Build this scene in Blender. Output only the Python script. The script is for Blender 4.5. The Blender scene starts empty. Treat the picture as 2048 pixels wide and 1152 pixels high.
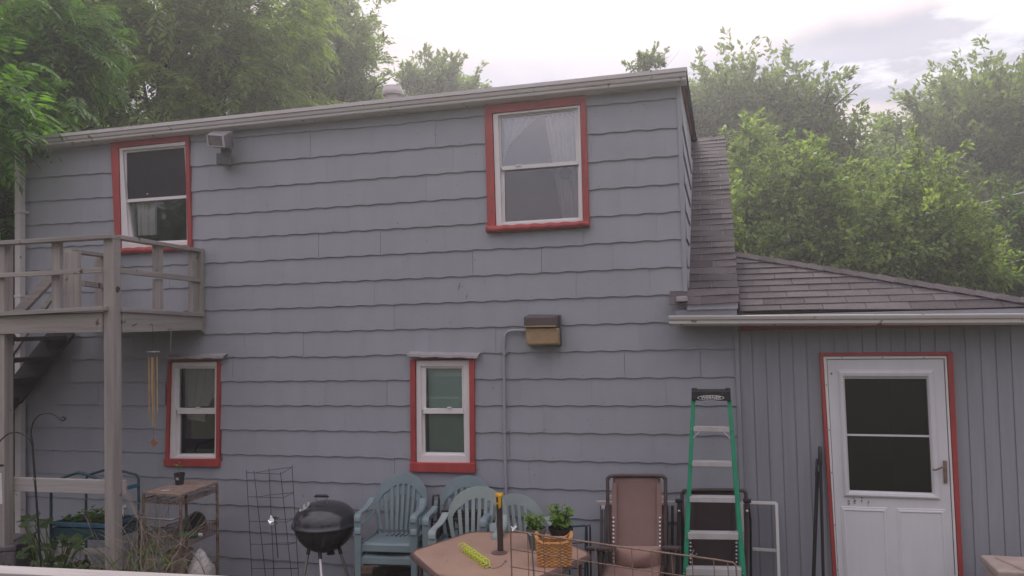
import bpy, math, random
import numpy as np
from mathutils import Vector, Matrix
random.seed(7); RNG = np.random.default_rng(11)
R = math.radians
S = bpy.context.scene
COL = S.collection

# ------------------------------------------------------------------ camera
YAW, PITCH, ROLL = R(14.3372), R(2.2104), R(-1.4137)
F, DIST, EYE = 1600.0, 6.65, 2.40
def cam_axes():
    cy, sy, cp, sp = math.cos(YAW), math.sin(YAW), math.cos(PITCH), math.sin(PITCH)
    fwd = Vector((-sy*cp, cy*cp, sp)); right = Vector((cy, sy, 0)); up = right.cross(fwd)
    cr, sr = math.cos(ROLL), math.sin(ROLL)
    return cr*right + sr*up, -sr*right + cr*up, fwd
CR, CU, CF = cam_axes()
cam = bpy.data.cameras.new('camera'); camo = bpy.data.objects.new('camera', cam); COL.objects.link(camo)
cam.sensor_width = 36; cam.lens = 36*F/2048; cam.clip_end = 2000; cam.clip_start = .05
m = Matrix((CR, CU, -CF)).transposed().to_4x4(); m.translation = Vector((0, -DIST, EYE)); camo.matrix_world = m
S.camera = camo

# ------------------------------------------------------------------ sky, sun, exposure
w = bpy.data.worlds.new('World'); S.world = w; w.use_nodes = True
nt = w.node_tree; nt.nodes.clear()
def N(t, **k):
    n = nt.nodes.new(t)
    for a, b in k.items(): setattr(n, a, b)
    return n
L = nt.links.new
SUN_EL, SUN_AZ = R(38), R(-8)          # azimuth from +Y towards +X (the sun is behind the house)
out = N('ShaderNodeOutputWorld'); mix = N('ShaderNodeMixShader'); b1 = N('ShaderNodeBackground'); b2 = N('ShaderNodeBackground')
sky = N('ShaderNodeTexSky', sky_type='NISHITA', sun_disc=False, sun_elevation=SUN_EL, sun_rotation=SUN_AZ, air_density=1.2, dust_density=2.5)
L(sky.outputs[0], b1.inputs[0]); b1.inputs[1].default_value = .09
tc = N('ShaderNodeTexCoord'); mp = N('ShaderNodeMapping'); mp.inputs['Scale'].default_value = (1, 1, 2.6); mp.inputs['Location'].default_value = (.35, .1, .4)
L(tc.outputs['Generated'], mp.inputs[0])
n1 = N('ShaderNodeTexNoise'); n1.inputs['Scale'].default_value = 2.2; n1.inputs['Detail'].default_value = 7; n1.inputs['Roughness'].default_value = .52; n1.inputs['Distortion'].default_value = .35
L(mp.outputs[0], n1.inputs[0])
r1 = N('ShaderNodeValToRGB'); r1.color_ramp.elements[0].position = .40; r1.color_ramp.elements[0].color = (.50, .50, .61, 1)
r1.color_ramp.elements[1].position = .60; r1.color_ramp.elements[1].color = (.88, .775, .81, 1)
e = r1.color_ramp.elements.new(.49); e.color = (.70, .66, .74, 1)
L(n1.outputs[0], r1.inputs[0])
# named cloud features: blue gaps and a bright cumulus low between the trees
n3 = N('ShaderNodeTexNoise'); n3.inputs['Scale'].default_value = 9; n3.inputs['Detail'].default_value = 6; L(tc.outputs['Generated'], n3.inputs[0])
last_ = r1.outputs[0]
for (px_, py_, rx_, rz_, col_, soft_, amp_) in ((1000,158,.085,.022,(.36,.43,.66),.8,1.6), (1700,75,.10,.018,(.50,.50,.60),1.3,1.2), (1560,150,.26,.03,(.55,.56,.70),1.5,1.5), (1730,205,.13,.035,(.58,.58,.73),1.2,1.3), (1735,268,.06,.030,(.90,.80,.82),.35,1.3), (1960,110,.10,.03,(.60,.59,.70),1.4,1.2), (930,30,.25,.07,(.82,.72,.74),1.6,.8)):
    cy0, sy0, cp0, sp0 = math.cos(YAW), math.sin(YAW), math.cos(PITCH), math.sin(PITCH)
    d0 = (CF*F + CR*(px_-1024) - CU*(py_-576)).normalized()
    v1 = N('ShaderNodeVectorMath', operation='SUBTRACT'); v1.inputs[1].default_value = d0; L(tc.outputs['Generated'], v1.inputs[0])
    v2 = N('ShaderNodeVectorMath', operation='MULTIPLY'); v2.inputs[1].default_value = (1/rx_, 1/rx_, 1/rz_); L(v1.outputs[0], v2.inputs[0])
    v3 = N('ShaderNodeVectorMath', operation='LENGTH'); L(v2.outputs[0], v3.inputs[0])
    m1 = N('ShaderNodeMath', operation='MULTIPLY_ADD'); m1.inputs[1].default_value = amp_*2; L(n3.outputs[0], m1.inputs[0]); L(v3.outputs['Value'], m1.inputs[2])
    m2 = N('ShaderNodeMapRange', interpolation_type='SMOOTHSTEP'); m2.inputs[1].default_value = 1+amp_-soft_*.5; m2.inputs[2].default_value = 1+amp_+soft_*.5; m2.inputs[3].default_value = 1; m2.inputs[4].default_value = 0; L(m1.outputs[0], m2.inputs[0])
    mxx = N('ShaderNodeMix'); mxx.data_type = 'RGBA'; L(m2.outputs[0], mxx.inputs[0]); L(last_, mxx.inputs[6]); mxx.inputs[7].default_value = (*col_, 1); last_ = mxx.outputs[2]
L(last_, b2.inputs[0])
sx = N('ShaderNodeSeparateXYZ'); mr0 = N('ShaderNodeMapRange'); mr0.inputs[1].default_value = 0; mr0.inputs[2].default_value = 1; mr0.inputs[3].default_value = .265; mr0.inputs[4].default_value = 1.12
L(tc.outputs['Generated'], sx.inputs[0]); L(sx.outputs[2], mr0.inputs[0]); L(mr0.outputs[0], b2.inputs[1])
n2 = N('ShaderNodeTexNoise'); n2.inputs['Scale'].default_value = 1.7; n2.inputs['Detail'].default_value = 8; n2.inputs['Roughness'].default_value = .6
mp2 = N('ShaderNodeMapping'); mp2.inputs['Scale'].default_value = (1, 1, 3.2); mp2.inputs['Location'].default_value = (1.3, .6, .1)
L(tc.outputs['Generated'], mp2.inputs[0]); L(mp2.outputs[0], n2.inputs[0])
r2 = N('ShaderNodeValToRGB'); r2.color_ramp.elements[0].position = .34; r2.color_ramp.elements[0].color = (.25, .25, .25, 1)
r2.color_ramp.elements[1].position = .43; r2.color_ramp.elements[1].color = (1, 1, 1, 1)
L(n2.outputs[0], r2.inputs[0]); L(r2.outputs[0], mix.inputs[0]); L(b1.outputs[0], mix.inputs[1]); L(b2.outputs[0], mix.inputs[2]); L(mix.outputs[0], out.inputs[0])

sun = bpy.data.lights.new('sun', 'SUN'); sun.energy = 2.4; sun.angle = R(12); sun.color = (1, .93, .86)
so = bpy.data.objects.new('sun', sun); COL.objects.link(so)
sd = Vector((math.sin(SUN_AZ)*math.cos(SUN_EL), math.cos(SUN_AZ)*math.cos(SUN_EL), math.sin(SUN_EL)))
so.rotation_euler = sd.to_track_quat('Z', 'Y').to_euler(); so.location = (0, 10, 20)
S.view_settings.view_transform = 'Standard'; S.view_settings.look = 'None'; S.view_settings.gamma = 1
S.view_settings.exposure = 0.95; S.view_settings.use_curve_mapping = False
S.render.engine = 'CYCLES'
S.cycles.max_bounces = 7; S.cycles.diffuse_bounces = 3; S.cycles.glossy_bounces = 3; S.cycles.transparent_max_bounces = 12
S.cycles.transmission_bounces = 4; S.cycles.use_denoising = True; S.cycles.caustics_reflective = False; S.cycles.caustics_refractive = False

# ------------------------------------------------------------------ helpers
CAMP = Vector((0, -DIST, EYE))
def ray(px, py): return CF*F + CR*(px-1024) - CU*(py-576)
def at(px, py, Y=0.0):
    d = ray(px, py); t = (Y+DIST)/d.y; return CAMP + d*t
def onz(px, py, z):
    d = ray(px, py); t = (z-EYE)/d.z; return CAMP + d*t
def onx(px, py, X):
    d = ray(px, py); t = X/d.x; return CAMP + d*t
GZ = 0.08

class MB:
    def __init__(s): s.v = []; s.f = []
    def add(s, vs, fs):
        o = len(s.v); s.v += [tuple(v) for v in vs]; s.f += [tuple(i+o for i in f) for f in fs]; return s
    def hexa(s, a, b):       # two quads a (front) b (back), same order
        return s.add(list(a)+list(b), [(0,1,2,3),(7,6,5,4),(0,4,5,1),(1,5,6,2),(2,6,7,3),(3,7,4,0)])
    def box(s, x0, x1, y0, y1, z0, z1):
        return s.hexa([(x0,y0,z0),(x1,y0,z0),(x1,y0,z1),(x0,y0,z1)], [(x0,y1,z0),(x1,y1,z0),(x1,y1,z1),(x0,y1,z1)])
    def beam(s, p, q, w, h, up=(0,0,1)):
        p, q = Vector(p), Vector(q); d = (q-p).normalized(); u = Vector(up)
        sd_ = d.cross(u)
        if sd_.length < 1e-4: sd_ = d.cross(Vector((0,1,0)))
        sd_.normalize(); u = sd_.cross(d).normalized()
        a, b = sd_*w/2, u*h/2
        return s.hexa([p-a-b, p+a-b, p+a+b, p-a+b], [q-a-b, q+a-b, q+a+b, q-a+b])
    def tube(s, pts, r, n=8, closed=False):
        pts = [Vector(p) for p in pts]; rs = r if isinstance(r, (list, tuple)) else [r]*len(pts)
        k = len(pts); rings = []
        prev = None
        for i, p in enumerate(pts):
            if closed: t = pts[(i+1) % k]-pts[i-1]
            else: t = pts[min(i+1, k-1)]-pts[max(i-1, 0)]
            if t.length < 1e-9: t = Vector((0,0,1))
            t.normalize()
            if prev is None:
                a = t.cross(Vector((0,0,1)))
                if a.length < .05: a = t.cross(Vector((0,1,0)))
            else: a = prev - t*prev.dot(t)
            if a.length < 1e-6: a = t.cross(Vector((1,0,0)))
            a.normalize(); prev = a; b = t.cross(a)
            rings.append([p + (a*math.cos(2*math.pi*j/n) + b*math.sin(2*math.pi*j/n))*rs[i] for j in range(n)])
        vs = [v for g in rings for v in g]; fs = []
        for i in range(k if closed else k-1):
            i2 = (i+1) % k
            for j in range(n):
                fs.append((i*n+j, i2*n+j, i2*n+(j+1) % n, i*n+(j+1) % n))
        if not closed: fs.append(tuple(range(n))); fs.append(tuple(range(k*n-1, (k-1)*n-1, -1)))
        return s.add(vs, fs)
    def ribbon(s, A, B, th, n=None):   # thick strip between polylines A and B
        A = [Vector(p) for p in A]; B = [Vector(p) for p in B]; k = len(A)
        vs = []
        for i in range(k):
            t = A[min(i+1,k-1)]-A[max(i-1,0)]; nn = t.cross(B[i]-A[i])
            if nn.length < 1e-9: nn = Vector((0,1,0))
            nn.normalize()
            if n is not None: nn = Vector(n)
            vs += [A[i]-nn*th/2, B[i]-nn*th/2, B[i]+nn*th/2, A[i]+nn*th/2]
        fs = []
        for i in range(k-1):
            for j in range(4): fs.append((i*4+j, i*4+(j+1) % 4, (i+1)*4+(j+1) % 4, (i+1)*4+j))
        fs += [(3,2,1,0), tuple((k-1)*4+j for j in range(4))]
        return s.add(vs, fs)
    def lathe(s, prof, c, n=24, sc=(1,1)):
        vs, fs = [], []
        for r_, z in prof:
            for j in range(n):
                a = 2*math.pi*j/n; vs.append((c[0]+r_*math.cos(a)*sc[0], c[1]+r_*math.sin(a)*sc[1], c[2]+z))
        for i in range(len(prof)-1):
            for j in range(n): fs.append((i*n+j, i*n+(j+1) % n, (i+1)*n+(j+1) % n, (i+1)*n+j))
        return s.add(vs, fs)
    def grid(s, fn, nu, nv):
        vs = [fn(i/nu, j/nv) for i in range(nu+1) for j in range(nv+1)]
        fs = [(i*(nv+1)+j, (i+1)*(nv+1)+j, (i+1)*(nv+1)+j+1, i*(nv+1)+j+1) for i in range(nu) for j in range(nv)]
        return s.add(vs, fs)
    def prism(s, poly, off):
        k = len(poly); p = [Vector(v) for v in poly]; q = [v+Vector(off) for v in p]
        return s.add(p+q, [tuple(range(k)), tuple(range(2*k-1, k-1, -1))] + [(i, i+k, (i+1) % k+k, (i+1) % k) for i in range(k)])
    def build(s, name, mt, parent=None, smooth=False, bevel=0, solid=0, label=None, kind=None):
        o0 = Vector((0,0,0)); p = parent
        while p is not None: o0 += p.location; p = p.parent
        me = bpy.data.meshes.new(name); me.from_pydata([tuple(Vector(v)-o0) for v in s.v], [], s.f)
        me.materials.append(mt)
        import bmesh
        bm = bmesh.new(); bm.from_mesh(me); bmesh.ops.recalc_face_normals(bm, faces=bm.faces); bm.to_mesh(me); bm.free()
        if smooth:
            me.polygons.foreach_set('use_smooth', [True]*len(me.polygons)); me.set_sharp_from_angle(angle=R(50))
        o = bpy.data.objects.new(name, me); COL.objects.link(o); o.parent = parent
        if solid:
            md = o.modifiers.new('s', 'SOLIDIFY'); md.thickness = solid; md.offset = 0
        if bevel:
            md = o.modifiers.new('b', 'BEVEL'); md.width = bevel; md.segments = 2; md.limit_method = 'ANGLE'; md.angle_limit = R(40)
        if label: o['label'] = label
        if kind: o['kind'] = kind
        return o
def thing(name, label, cat, loc=(0,0,0), group=None):
    o = bpy.data.objects.new(name, None); COL.objects.link(o); o.location = loc; o.empty_display_size = .1
    o['label'] = label; o['category'] = cat
    if group: o['group'] = group
    return o
def tag(o, label, cat, group=None):
    o['label'] = label; o['category'] = cat
    if group: o['group'] = group
    return o
def copy_tree(o, parent=None):
    c = o.copy(); COL.objects.link(c); c.parent = parent
    for ch in o.children: copy_tree(ch, c)
    return c
def arc(c, r, a0, a1, n, ax=(1,0,0), ay=(0,0,1)):
    c, ax, ay = Vector(c), Vector(ax), Vector(ay)
    return [c + ax*r*math.cos(a0+(a1-a0)*i/n) + ay*r*math.sin(a0+(a1-a0)*i/n) for i in range(n+1)]
def smooth_path(pts, n=6):
    pts = [Vector(p) for p in pts]; o = []
    for i in range(len(pts)-1):
        p0, p1, p2, p3 = pts[max(i-1,0)], pts[i], pts[i+1], pts[min(i+2,len(pts)-1)]
        for j in range(n):
            t = j/n; o.append(.5*((2*p1)+(p2-p0)*t+(2*p0-5*p1+4*p2-p3)*t*t+(3*p1-p0-3*p2+p3)*t**3))
    return o+[pts[-1]]

# ------------------------------------------------------------------ materials
def srgb(r, g, b):
    f = lambda c: (c/255/12.92) if c/255 <= .04045 else ((c/255+.055)/1.055)**2.4
    return (f(r), f(g), f(b))
def mat(name, c, rough=.6, c2=None, scale=(8,8,8), nscale=1.0, var=.5, bump=.1, bscale=30, metal=0, spec=.4, rnd=0, speck=None, spk=.62, detail=5, bdist=.004, spscale=60, streak=0):
    m = bpy.data.materials.new(name); m.use_nodes = True; t = m.node_tree; B = t.nodes['Principled BSDF']
    nn = t.nodes.new; ln = t.links.new
    B.inputs['Roughness'].default_value = rough; B.inputs['Metallic'].default_value = metal; B.inputs['Specular IOR Level'].default_value = spec
    co = nn('ShaderNodeTexCoord'); mpn = nn('ShaderNodeMapping'); mpn.inputs['Scale'].default_value = scale; ln(co.outputs['Object'], mpn.inputs[0])
    no = nn('ShaderNodeTexNoise'); no.inputs['Scale'].default_value = nscale; no.inputs['Detail'].default_value = detail; no.inputs['Roughness'].default_value = .6; ln(mpn.outputs[0], no.inputs[0])
    c2 = c2 or tuple(x*.78 for x in c)
    rp = nn('ShaderNodeValToRGB'); rp.color_ramp.elements[0].position = .5-var*.4; rp.color_ramp.elements[1].position = .5+var*.4
    rp.color_ramp.elements[0].color = (*c2, 1); rp.color_ramp.elements[1].color = (*c, 1); ln(no.outputs[0], rp.inputs[0])
    last = rp.outputs[0]
    if speck:
        s2 = nn('ShaderNodeTexNoise'); s2.inputs['Scale'].default_value = spscale; s2.inputs['Detail'].default_value = 3; ln(co.outputs['Object'], s2.inputs[0])
        r3 = nn('ShaderNodeValToRGB'); r3.color_ramp.elements[0].position = spk; r3.color_ramp.elements[1].position = spk+.05
        r3.color_ramp.elements[0].color = (0,0,0,1); r3.color_ramp.elements[1].color = (1,1,1,1); ln(s2.outputs[0], r3.inputs[0])
        mx = nn('ShaderNodeMix'); mx.data_type = 'RGBA'; ln(r3.outputs[0], mx.inputs[0]); ln(last, mx.inputs[6]); mx.inputs[7].default_value = (*speck, 1); last = mx.outputs[2]
    if streak:
        ms = nn('ShaderNodeMapping'); ms.inputs['Scale'].default_value = (7,7,.55); ln(co.outputs['Object'], ms.inputs[0])
        ns = nn('ShaderNodeTexNoise'); ns.inputs['Scale'].default_value = 1; ns.inputs['Detail'].default_value = 7; ns.inputs['Roughness'].default_value = .65; ln(ms.outputs[0], ns.inputs[0])
        rs = nn('ShaderNodeMapRange'); rs.inputs[1].default_value = .35; rs.inputs[2].default_value = .65; rs.inputs[3].default_value = 1-streak; rs.inputs[4].default_value = 1+streak*.5; ln(ns.outputs[0], rs.inputs[0])
        h2 = nn('ShaderNodeHueSaturation'); ln(rs.outputs[0], h2.inputs['Value']); ln(last, h2.inputs['Color']); last = h2.outputs[0]
    if rnd:
        oi = nn('ShaderNodeObjectInfo'); mr = nn('ShaderNodeMapRange'); mr.inputs[3].default_value = 1-rnd; mr.inputs[4].default_value = 1+rnd; ln(oi.outputs['Random'], mr.inputs[0])
        hs = nn('ShaderNodeHueSaturation'); ln(mr.outputs[0], hs.inputs['Value']); ln(last, hs.inputs['Color']); last = hs.outputs[0]
    ln(last, B.inputs['Base Color'])
    if bump:
        nb = nn('ShaderNodeTexNoise'); nb.inputs['Scale'].default_value = bscale; nb.inputs['Detail'].default_value = 6; ln(mpn.outputs[0] if bscale < 3 else co.outputs['Object'], nb.inputs[0])
        bp = nn('ShaderNodeBump'); bp.inputs['Strength'].default_value = bump; bp.inputs['Distance'].default_value = bdist; ln(nb.outputs[0], bp.inputs['Height']); ln(bp.outputs[0], B.inputs['Normal'])
    return m
M = {}
M['siding'] = mat('grey_blue_shingle_paint', (.365,.372,.412), .55, (.328,.334,.372), scale=(3,3,3), nscale=1.4, var=.9, bump=.25, bscale=45, rnd=.03, speck=(.14,.14,.15), spk=.72, spscale=38, streak=.03)
M['plank'] = mat('grey_blue_board_paint', (.33,.335,.37), .6, (.285,.29,.325), scale=(30,30,1.5), nscale=1, var=.8, bump=.5, bscale=60, rnd=.03, streak=.08)
M['red'] = mat('red_trim_paint', (.47,.075,.070), .5, (.38,.06,.058), scale=(8,8,3), bump=.3, speck=(.20,.09,.085), spk=.66, spscale=30, rnd=.05, streak=.16)
M['white'] = mat('white_vinyl', (.82,.79,.79), .4, (.74,.71,.70), scale=(4,4,4), bump=.05)
M['door'] = mat('white_door_paint', (.76,.75,.78), .35, (.70,.69,.72), scale=(2,2,2), bump=.05, bscale=10, streak=.05)
M['peel'] = mat('bare_peeled_patch', (.30,.28,.27), .8, (.13,.12,.12), scale=(40,40,40), bump=.3)
M['gutter'] = mat('cream_gutter_metal', (.66,.62,.61), .45, (.53,.49,.48), scale=(1.5,8,8), var=.8, bump=.05, speck=(.25,.21,.18), spk=.66, spscale=12)
M['dripedge'] = mat('stained_drip_edge', (.74,.70,.70), .5, (.60,.55,.54), scale=(2,14,14), var=.7, bump=.1, speck=(.22,.17,.14), spk=.70, spscale=26)
M['cap'] = mat('grey_drip_cap', (.40,.37,.38), .5, bump=.2)
M['roof'] = mat('brown_asphalt_shingle', (.120,.103,.107), .95, (.070,.060,.063), scale=(6,6,6), var=.9, bump=.9, bscale=260, rnd=.22, speck=(.25,.21,.22), spk=.62, spscale=150, bdist=.003, spec=.15)
def wood(n, c, sc): return mat(n, c, .9, tuple(x*.45 for x in c), scale=sc, nscale=1, var=.95, bump=.7, bscale=2.0, rnd=.08, speck=(.07,.055,.05), spk=.66, spscale=7, detail=8, spec=.15, bdist=.006)
WC = (.46,.415,.385)
M['wood_z'] = wood('weathered_wood_upright', WC, (24,24,1.3)); M['wood_x'] = wood('weathered_wood_lengthwise', WC, (1.3,24,24)); M['wood_y'] = wood('weathered_wood_crosswise', WC, (24,1.3,24))
M['wood_dark'] = mat('dark_stair_joist_wood', (.075,.066,.062), .9, (.035,.03,.028), scale=(3,40,40), bump=.5, bscale=2)  # much darker brown than the other deck wood; stairs and inner joists
M['wood_pale'] = mat('pale_painted_board', (.50,.47,.46), .8, (.32,.28,.26), scale=(2,40,40), var=.9, bump=.4, bscale=2)
M['black'] = mat('black_metal', (.02,.02,.022), .4, bump=.05); M['blackp'] = mat('black_plastic', (.022,.022,.025), .45, (.04,.04,.042), bump=.1)
M['enamel'] = mat('charcoal_grill_enamel', (.032,.031,.036), .13, (.045,.044,.05), scale=(3,3,3), bump=.02, spec=.6, speck=(.09,.085,.09), spk=.68, spscale=90)
M['alu'] = mat('aluminium', (.66,.64,.64), .4, (.52,.50,.50), metal=.3, scale=(10,10,10), bump=.05)
M['steel'] = mat('dull_steel', (.30,.28,.28), .5, metal=.6, bump=.1)
M['rust'] = mat('rusty_chrome_wire', (.34,.27,.23), .6, (.16,.07,.035), scale=(14,14,14), var=.5, metal=.45, bump=.4, bscale=120)
M['rustw'] = mat('rusty_fence_wire', (.36,.26,.21), .75, (.2,.12,.08), scale=(20,20,20), var=.6, bump=.2, metal=.2)
M['galv'] = mat('dark_galvanised_wire', (.10,.095,.10), .6, metal=.4, bump=0)
M['chair'] = mat('faded_teal_plastic', (.205,.27,.29), .42, (.165,.22,.24), scale=(5,5,5), bump=.08, speck=(.23,.27,.27), spk=.66, spscale=30)
M['chair2'] = mat('faded_sage_plastic', (.29,.35,.34), .45, (.23,.28,.27), scale=(5,5,5), bump=.08)
M['tealtube'] = mat('teal_painted_tube', (.03,.085,.105), .45, (.02,.05,.065), bump=.1)
M['teal2'] = mat('blue_painted_tray', (.05,.15,.24), .5, (.03,.09,.13), bump=.1)
M['table'] = mat('dusty_brown_table_top', (.45,.295,.215), .5, (.33,.21,.155), scale=(3,3,3), var=.9, bump=.15, bscale=80, speck=(.40,.30,.26), spk=.66, spscale=50)
M['tablerim'] = mat('brown_table_frame', (.16,.10,.09), .4, bump=.05)
M['pole'] = mat('dark_bronze_pole', (.06,.045,.045), .35, bump=.05)
M['yellow'] = mat('yellow_clamp_plastic', (.75,.40,.02), .4, bump=.05)
M['lime'] = mat('lime_coil_plastic', (.62,.75,.06), .35, bump=.02)
M['sling'] = mat('faded_brown_sling', (.30,.195,.17), .75, (.24,.15,.13), scale=(4,4,4), bump=.5, bscale=400, bdist=.001)
M['sling2'] = mat('dark_brown_sling', (.075,.05,.052), .8, bump=.4, bscale=400, bdist=.001)
M['pillow'] = mat('faded_tan_cushion', (.34,.215,.18), .85, (.27,.165,.14), bump=.4, bscale=60)
M['zframe'] = mat('brown_tube_frame', (.10,.07,.068), .45, (.07,.048,.046), bump=.05)
M['green'] = mat('green_fibreglass_rail', (.01,.26,.135), .4, (.008,.20,.10), scale=(30,30,2), bump=.1)
M['capblack'] = mat('scuffed_black_ladder_top', (.022,.022,.024), .5, (.03,.03,.03), bump=.2, speck=(.18,.17,.17), spk=.70, spscale=45)
M['print'] = mat('white_print', (.75,.74,.74), .5, bump=0); M['printd'] = mat('dark_print', (.02,.02,.02), .5, bump=0)
M['wicker'] = mat('golden_wicker', (.62,.33,.12), .55, (.42,.19,.06), scale=(30,30,30), bump=.2)
M['potg'] = mat('grey_green_pot', (.12,.125,.11), .5, bump=.1); M['potd'] = mat('dark_pot', (.028,.024,.024), .45, bump=.1)
M['soil'] = mat('potting_soil', (.035,.024,.018), 1, bump=1, bscale=60)
M['beige'] = mat('beige_storage_plastic', (.46,.38,.33), .55, (.36,.28,.24), bump=.2, bscale=90)
M['gbox'] = mat('grey_mauve_storage_plastic', (.16,.14,.15), .6, (.10,.09,.10), bump=.3, bscale=60, speck=(.06,.05,.05), spk=.62, spscale=20)
M['lampbrown'] = mat('brown_lamp_housing', (.115,.09,.088), .45, bump=.1)
M['amber'] = mat('yellowed_lamp_lens', (.42,.30,.17), .3, (.33,.22,.12), scale=(9,9,9), bump=.3, bscale=60)
M['lampgrey'] = mat('grey_floodlight_housing', (.17,.165,.17), .45, (.11,.105,.11), bump=.1)
M['lens'] = mat('dusty_floodlight_lens', (.13,.12,.10), .2, (.07,.065,.055), scale=(14,14,14), bump=.3, bscale=50)
M['curtain'] = mat('white_curtain_cloth', (.92,.90,.90), .9, (.80,.78,.78), bump=.1)
M['shade'] = mat('dark_roller_shade', (.035,.030,.038), .7, (.027,.023,.03), bump=.2)
M['blind'] = mat('mint_blind_slat', (.60,.88,.77), .5, (.55,.82,.72), bump=0)
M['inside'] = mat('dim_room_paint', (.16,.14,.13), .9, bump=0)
M['fan'] = mat('fan_grille', (.06,.055,.055), .6, bump=0)
M['brass'] = mat('brass_tube', (.66,.47,.27), .35, (.5,.33,.17), metal=.35, bump=0)
M['clay'] = mat('terracotta_tile', (.38,.16,.09), .8, bump=.2)
M['foil'] = mat('crinkled_foil', (.85,.84,.86), .22, metal=.9, bump=1, bscale=40, bdist=.01)
M['bag'] = mat('white_plastic_bag', (.62,.60,.60), .4, (.45,.42,.41), bump=.8, bscale=20, bdist=.02)
M['bucket'] = mat('old_beige_bucket', (.30,.25,.22), .6, (.2,.16,.14), bump=.2)
M['greenb'] = mat('green_bottle_plastic', (.02,.20,.09), .3, bump=0)
M['particle'] = mat('rotting_chipboard', (.37,.28,.23), .95, (.17,.115,.09), scale=(20,20,20), var=.8, bump=.9, bscale=80)
M['ground'] = mat('dirt_and_grass', (.075,.060,.040), 1, (.035,.055,.02), scale=(1,1,1), nscale=3, var=.5, bump=1, bscale=25, bdist=.02)
M['bark'] = mat('grey_bark', (.07,.058,.05), .95, (.035,.028,.024), scale=(14,14,3), bump=1, bscale=14, bdist=.02)
M['stem'] = mat('dry_stalk', (.42,.34,.27), .9, (.26,.2,.15), bump=0); M['gstem'] = mat('green_stem', (.12,.16,.05), .8, bump=0)
M['wire'] = mat('weathered_cable', (.30,.30,.31), .6, bump=0)
M['lampwhite'] = mat('white_street_lamp', (.7,.7,.7), .4, bump=0)
M['bottle'] = mat('murky_white_plastic', (.5,.48,.45), .4, bump=.1)
M['brick'] = mat('neighbour_wall', (.22,.19,.17), .9, bump=.2)
def leafmat(name, cs, trans=.45, rough=.65):
    m = bpy.data.materials.new(name); m.use_nodes = True; t = m.node_tree; t.nodes.clear(); nn = t.nodes.new; ln = t.links.new
    o = nn('ShaderNodeOutputMaterial'); mx = nn('ShaderNodeMixShader'); p = nn('ShaderNodeBsdfPrincipled'); tr = nn('ShaderNodeBsdfTranslucent')
    g = nn('ShaderNodeNewGeometry'); rp = nn('ShaderNodeValToRGB'); el = rp.color_ramp.elements
    el[0].position = 0; el[0].color = (*cs[0],1); el[1].position = 1; el[1].color = (*cs[-1],1)
    for i, c in enumerate(cs[1:-1]): e = el.new((i+1)/(len(cs)-1)); e.color = (*c,1)
    ln(g.outputs['Random Per Island'], rp.inputs[0]); ln(rp.outputs[0], p.inputs['Base Color'])
    gm = nn('ShaderNodeMix'); gm.data_type = 'RGBA'; gm.blend_type = 'MULTIPLY'; gm.inputs[0].default_value = 1; ln(rp.outputs[0], gm.inputs[6]); gm.inputs[7].default_value = (1.9,2.0,.9,1)
    ln(gm.outputs[2], tr.inputs[0]); p.inputs['Roughness'].default_value = rough; p.inputs['Specular IOR Level'].default_value = .3
    mx.inputs[0].default_value = trans; ln(p.outputs[0], mx.inputs[1]); ln(tr.outputs[0], mx.inputs[2]); ln(mx.outputs[0], o.inputs[0]); return m
M['leaf_near'] = leafmat('walnut_leaf', [(.035,.085,.025),(.055,.125,.03),(.10,.21,.03),(.08,.16,.035)])
M['leaf_olive'] = leafmat('olive_leaf', [(.09,.14,.035),(.13,.19,.045),(.18,.26,.06)])
M['leaf_grey'] = leafmat('grey_green_leaf', [(.09,.13,.05),(.12,.17,.06),(.15,.21,.075)])
M['leaf_bright'] = leafmat('bright_green_leaf', [(.09,.14,.05),(.13,.19,.06),(.19,.26,.075),(.27,.34,.11)], .4)
M['leaf_mid'] = leafmat('mid_green_leaf', [(.09,.13,.06),(.125,.17,.07),(.16,.21,.09)], .45)
M['leaf_dark'] = leafmat('dark_green_leaf', [(.04,.07,.03),(.06,.10,.04),(.08,.125,.045)])
M['leaf_basil'] = leafmat('basil_leaf', [(.09,.17,.03),(.15,.26,.05),(.2,.32,.07)], .3, .4)
def glass(name, base=.07, tint=(1,1,1)):
    m = bpy.data.materials.new(name); m.use_nodes = True; t = m.node_tree; t.nodes.clear(); nn = t.nodes.new; ln = t.links.new
    o = nn('ShaderNodeOutputMaterial'); mx = nn('ShaderNodeMixShader'); tr = nn('ShaderNodeBsdfTransparent'); g = nn('ShaderNodeBsdfGlossy'); fr = nn('ShaderNodeFresnel')
    fr.inputs[0].default_value = 1.5; ad = nn('ShaderNodeMath'); ad.operation = 'ADD'; ad.inputs[1].default_value = base; ln(fr.outputs[0], ad.inputs[0]); ln(ad.outputs[0], mx.inputs[0])
    tr.inputs[0].default_value = (*tint,1); g.inputs['Roughness'].default_value = .03; g.inputs[0].default_value = (.9,.92,1,1)
    ln(tr.outputs[0], mx.inputs[1]); ln(g.outputs[0], mx.inputs[2]); ln(mx.outputs[0], o.inputs[0]); return m
M['glass'] = glass('window_glass', .03); M['glass_dark'] = glass('door_glass', .03, (.35,.35,.37)); M['glass_strong'] = glass('sky_reflecting_glass', .15)
def screenmat(name, c, a):
    m = bpy.data.materials.new(name); m.use_nodes = True; t = m.node_tree; t.nodes.clear(); nn = t.nodes.new; ln = t.links.new
    o = nn('ShaderNodeOutputMaterial'); mx = nn('ShaderNodeMixShader'); tr = nn('ShaderNodeBsdfTransparent'); d = nn('ShaderNodeBsdfDiffuse'); d.inputs[0].default_value = (*c,1)
    mx.inputs[0].default_value = a; ln(tr.outputs[0], mx.inputs[1]); ln(d.outputs[0], mx.inputs[2]); ln(mx.outputs[0], o.inputs[0]); return m
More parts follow.
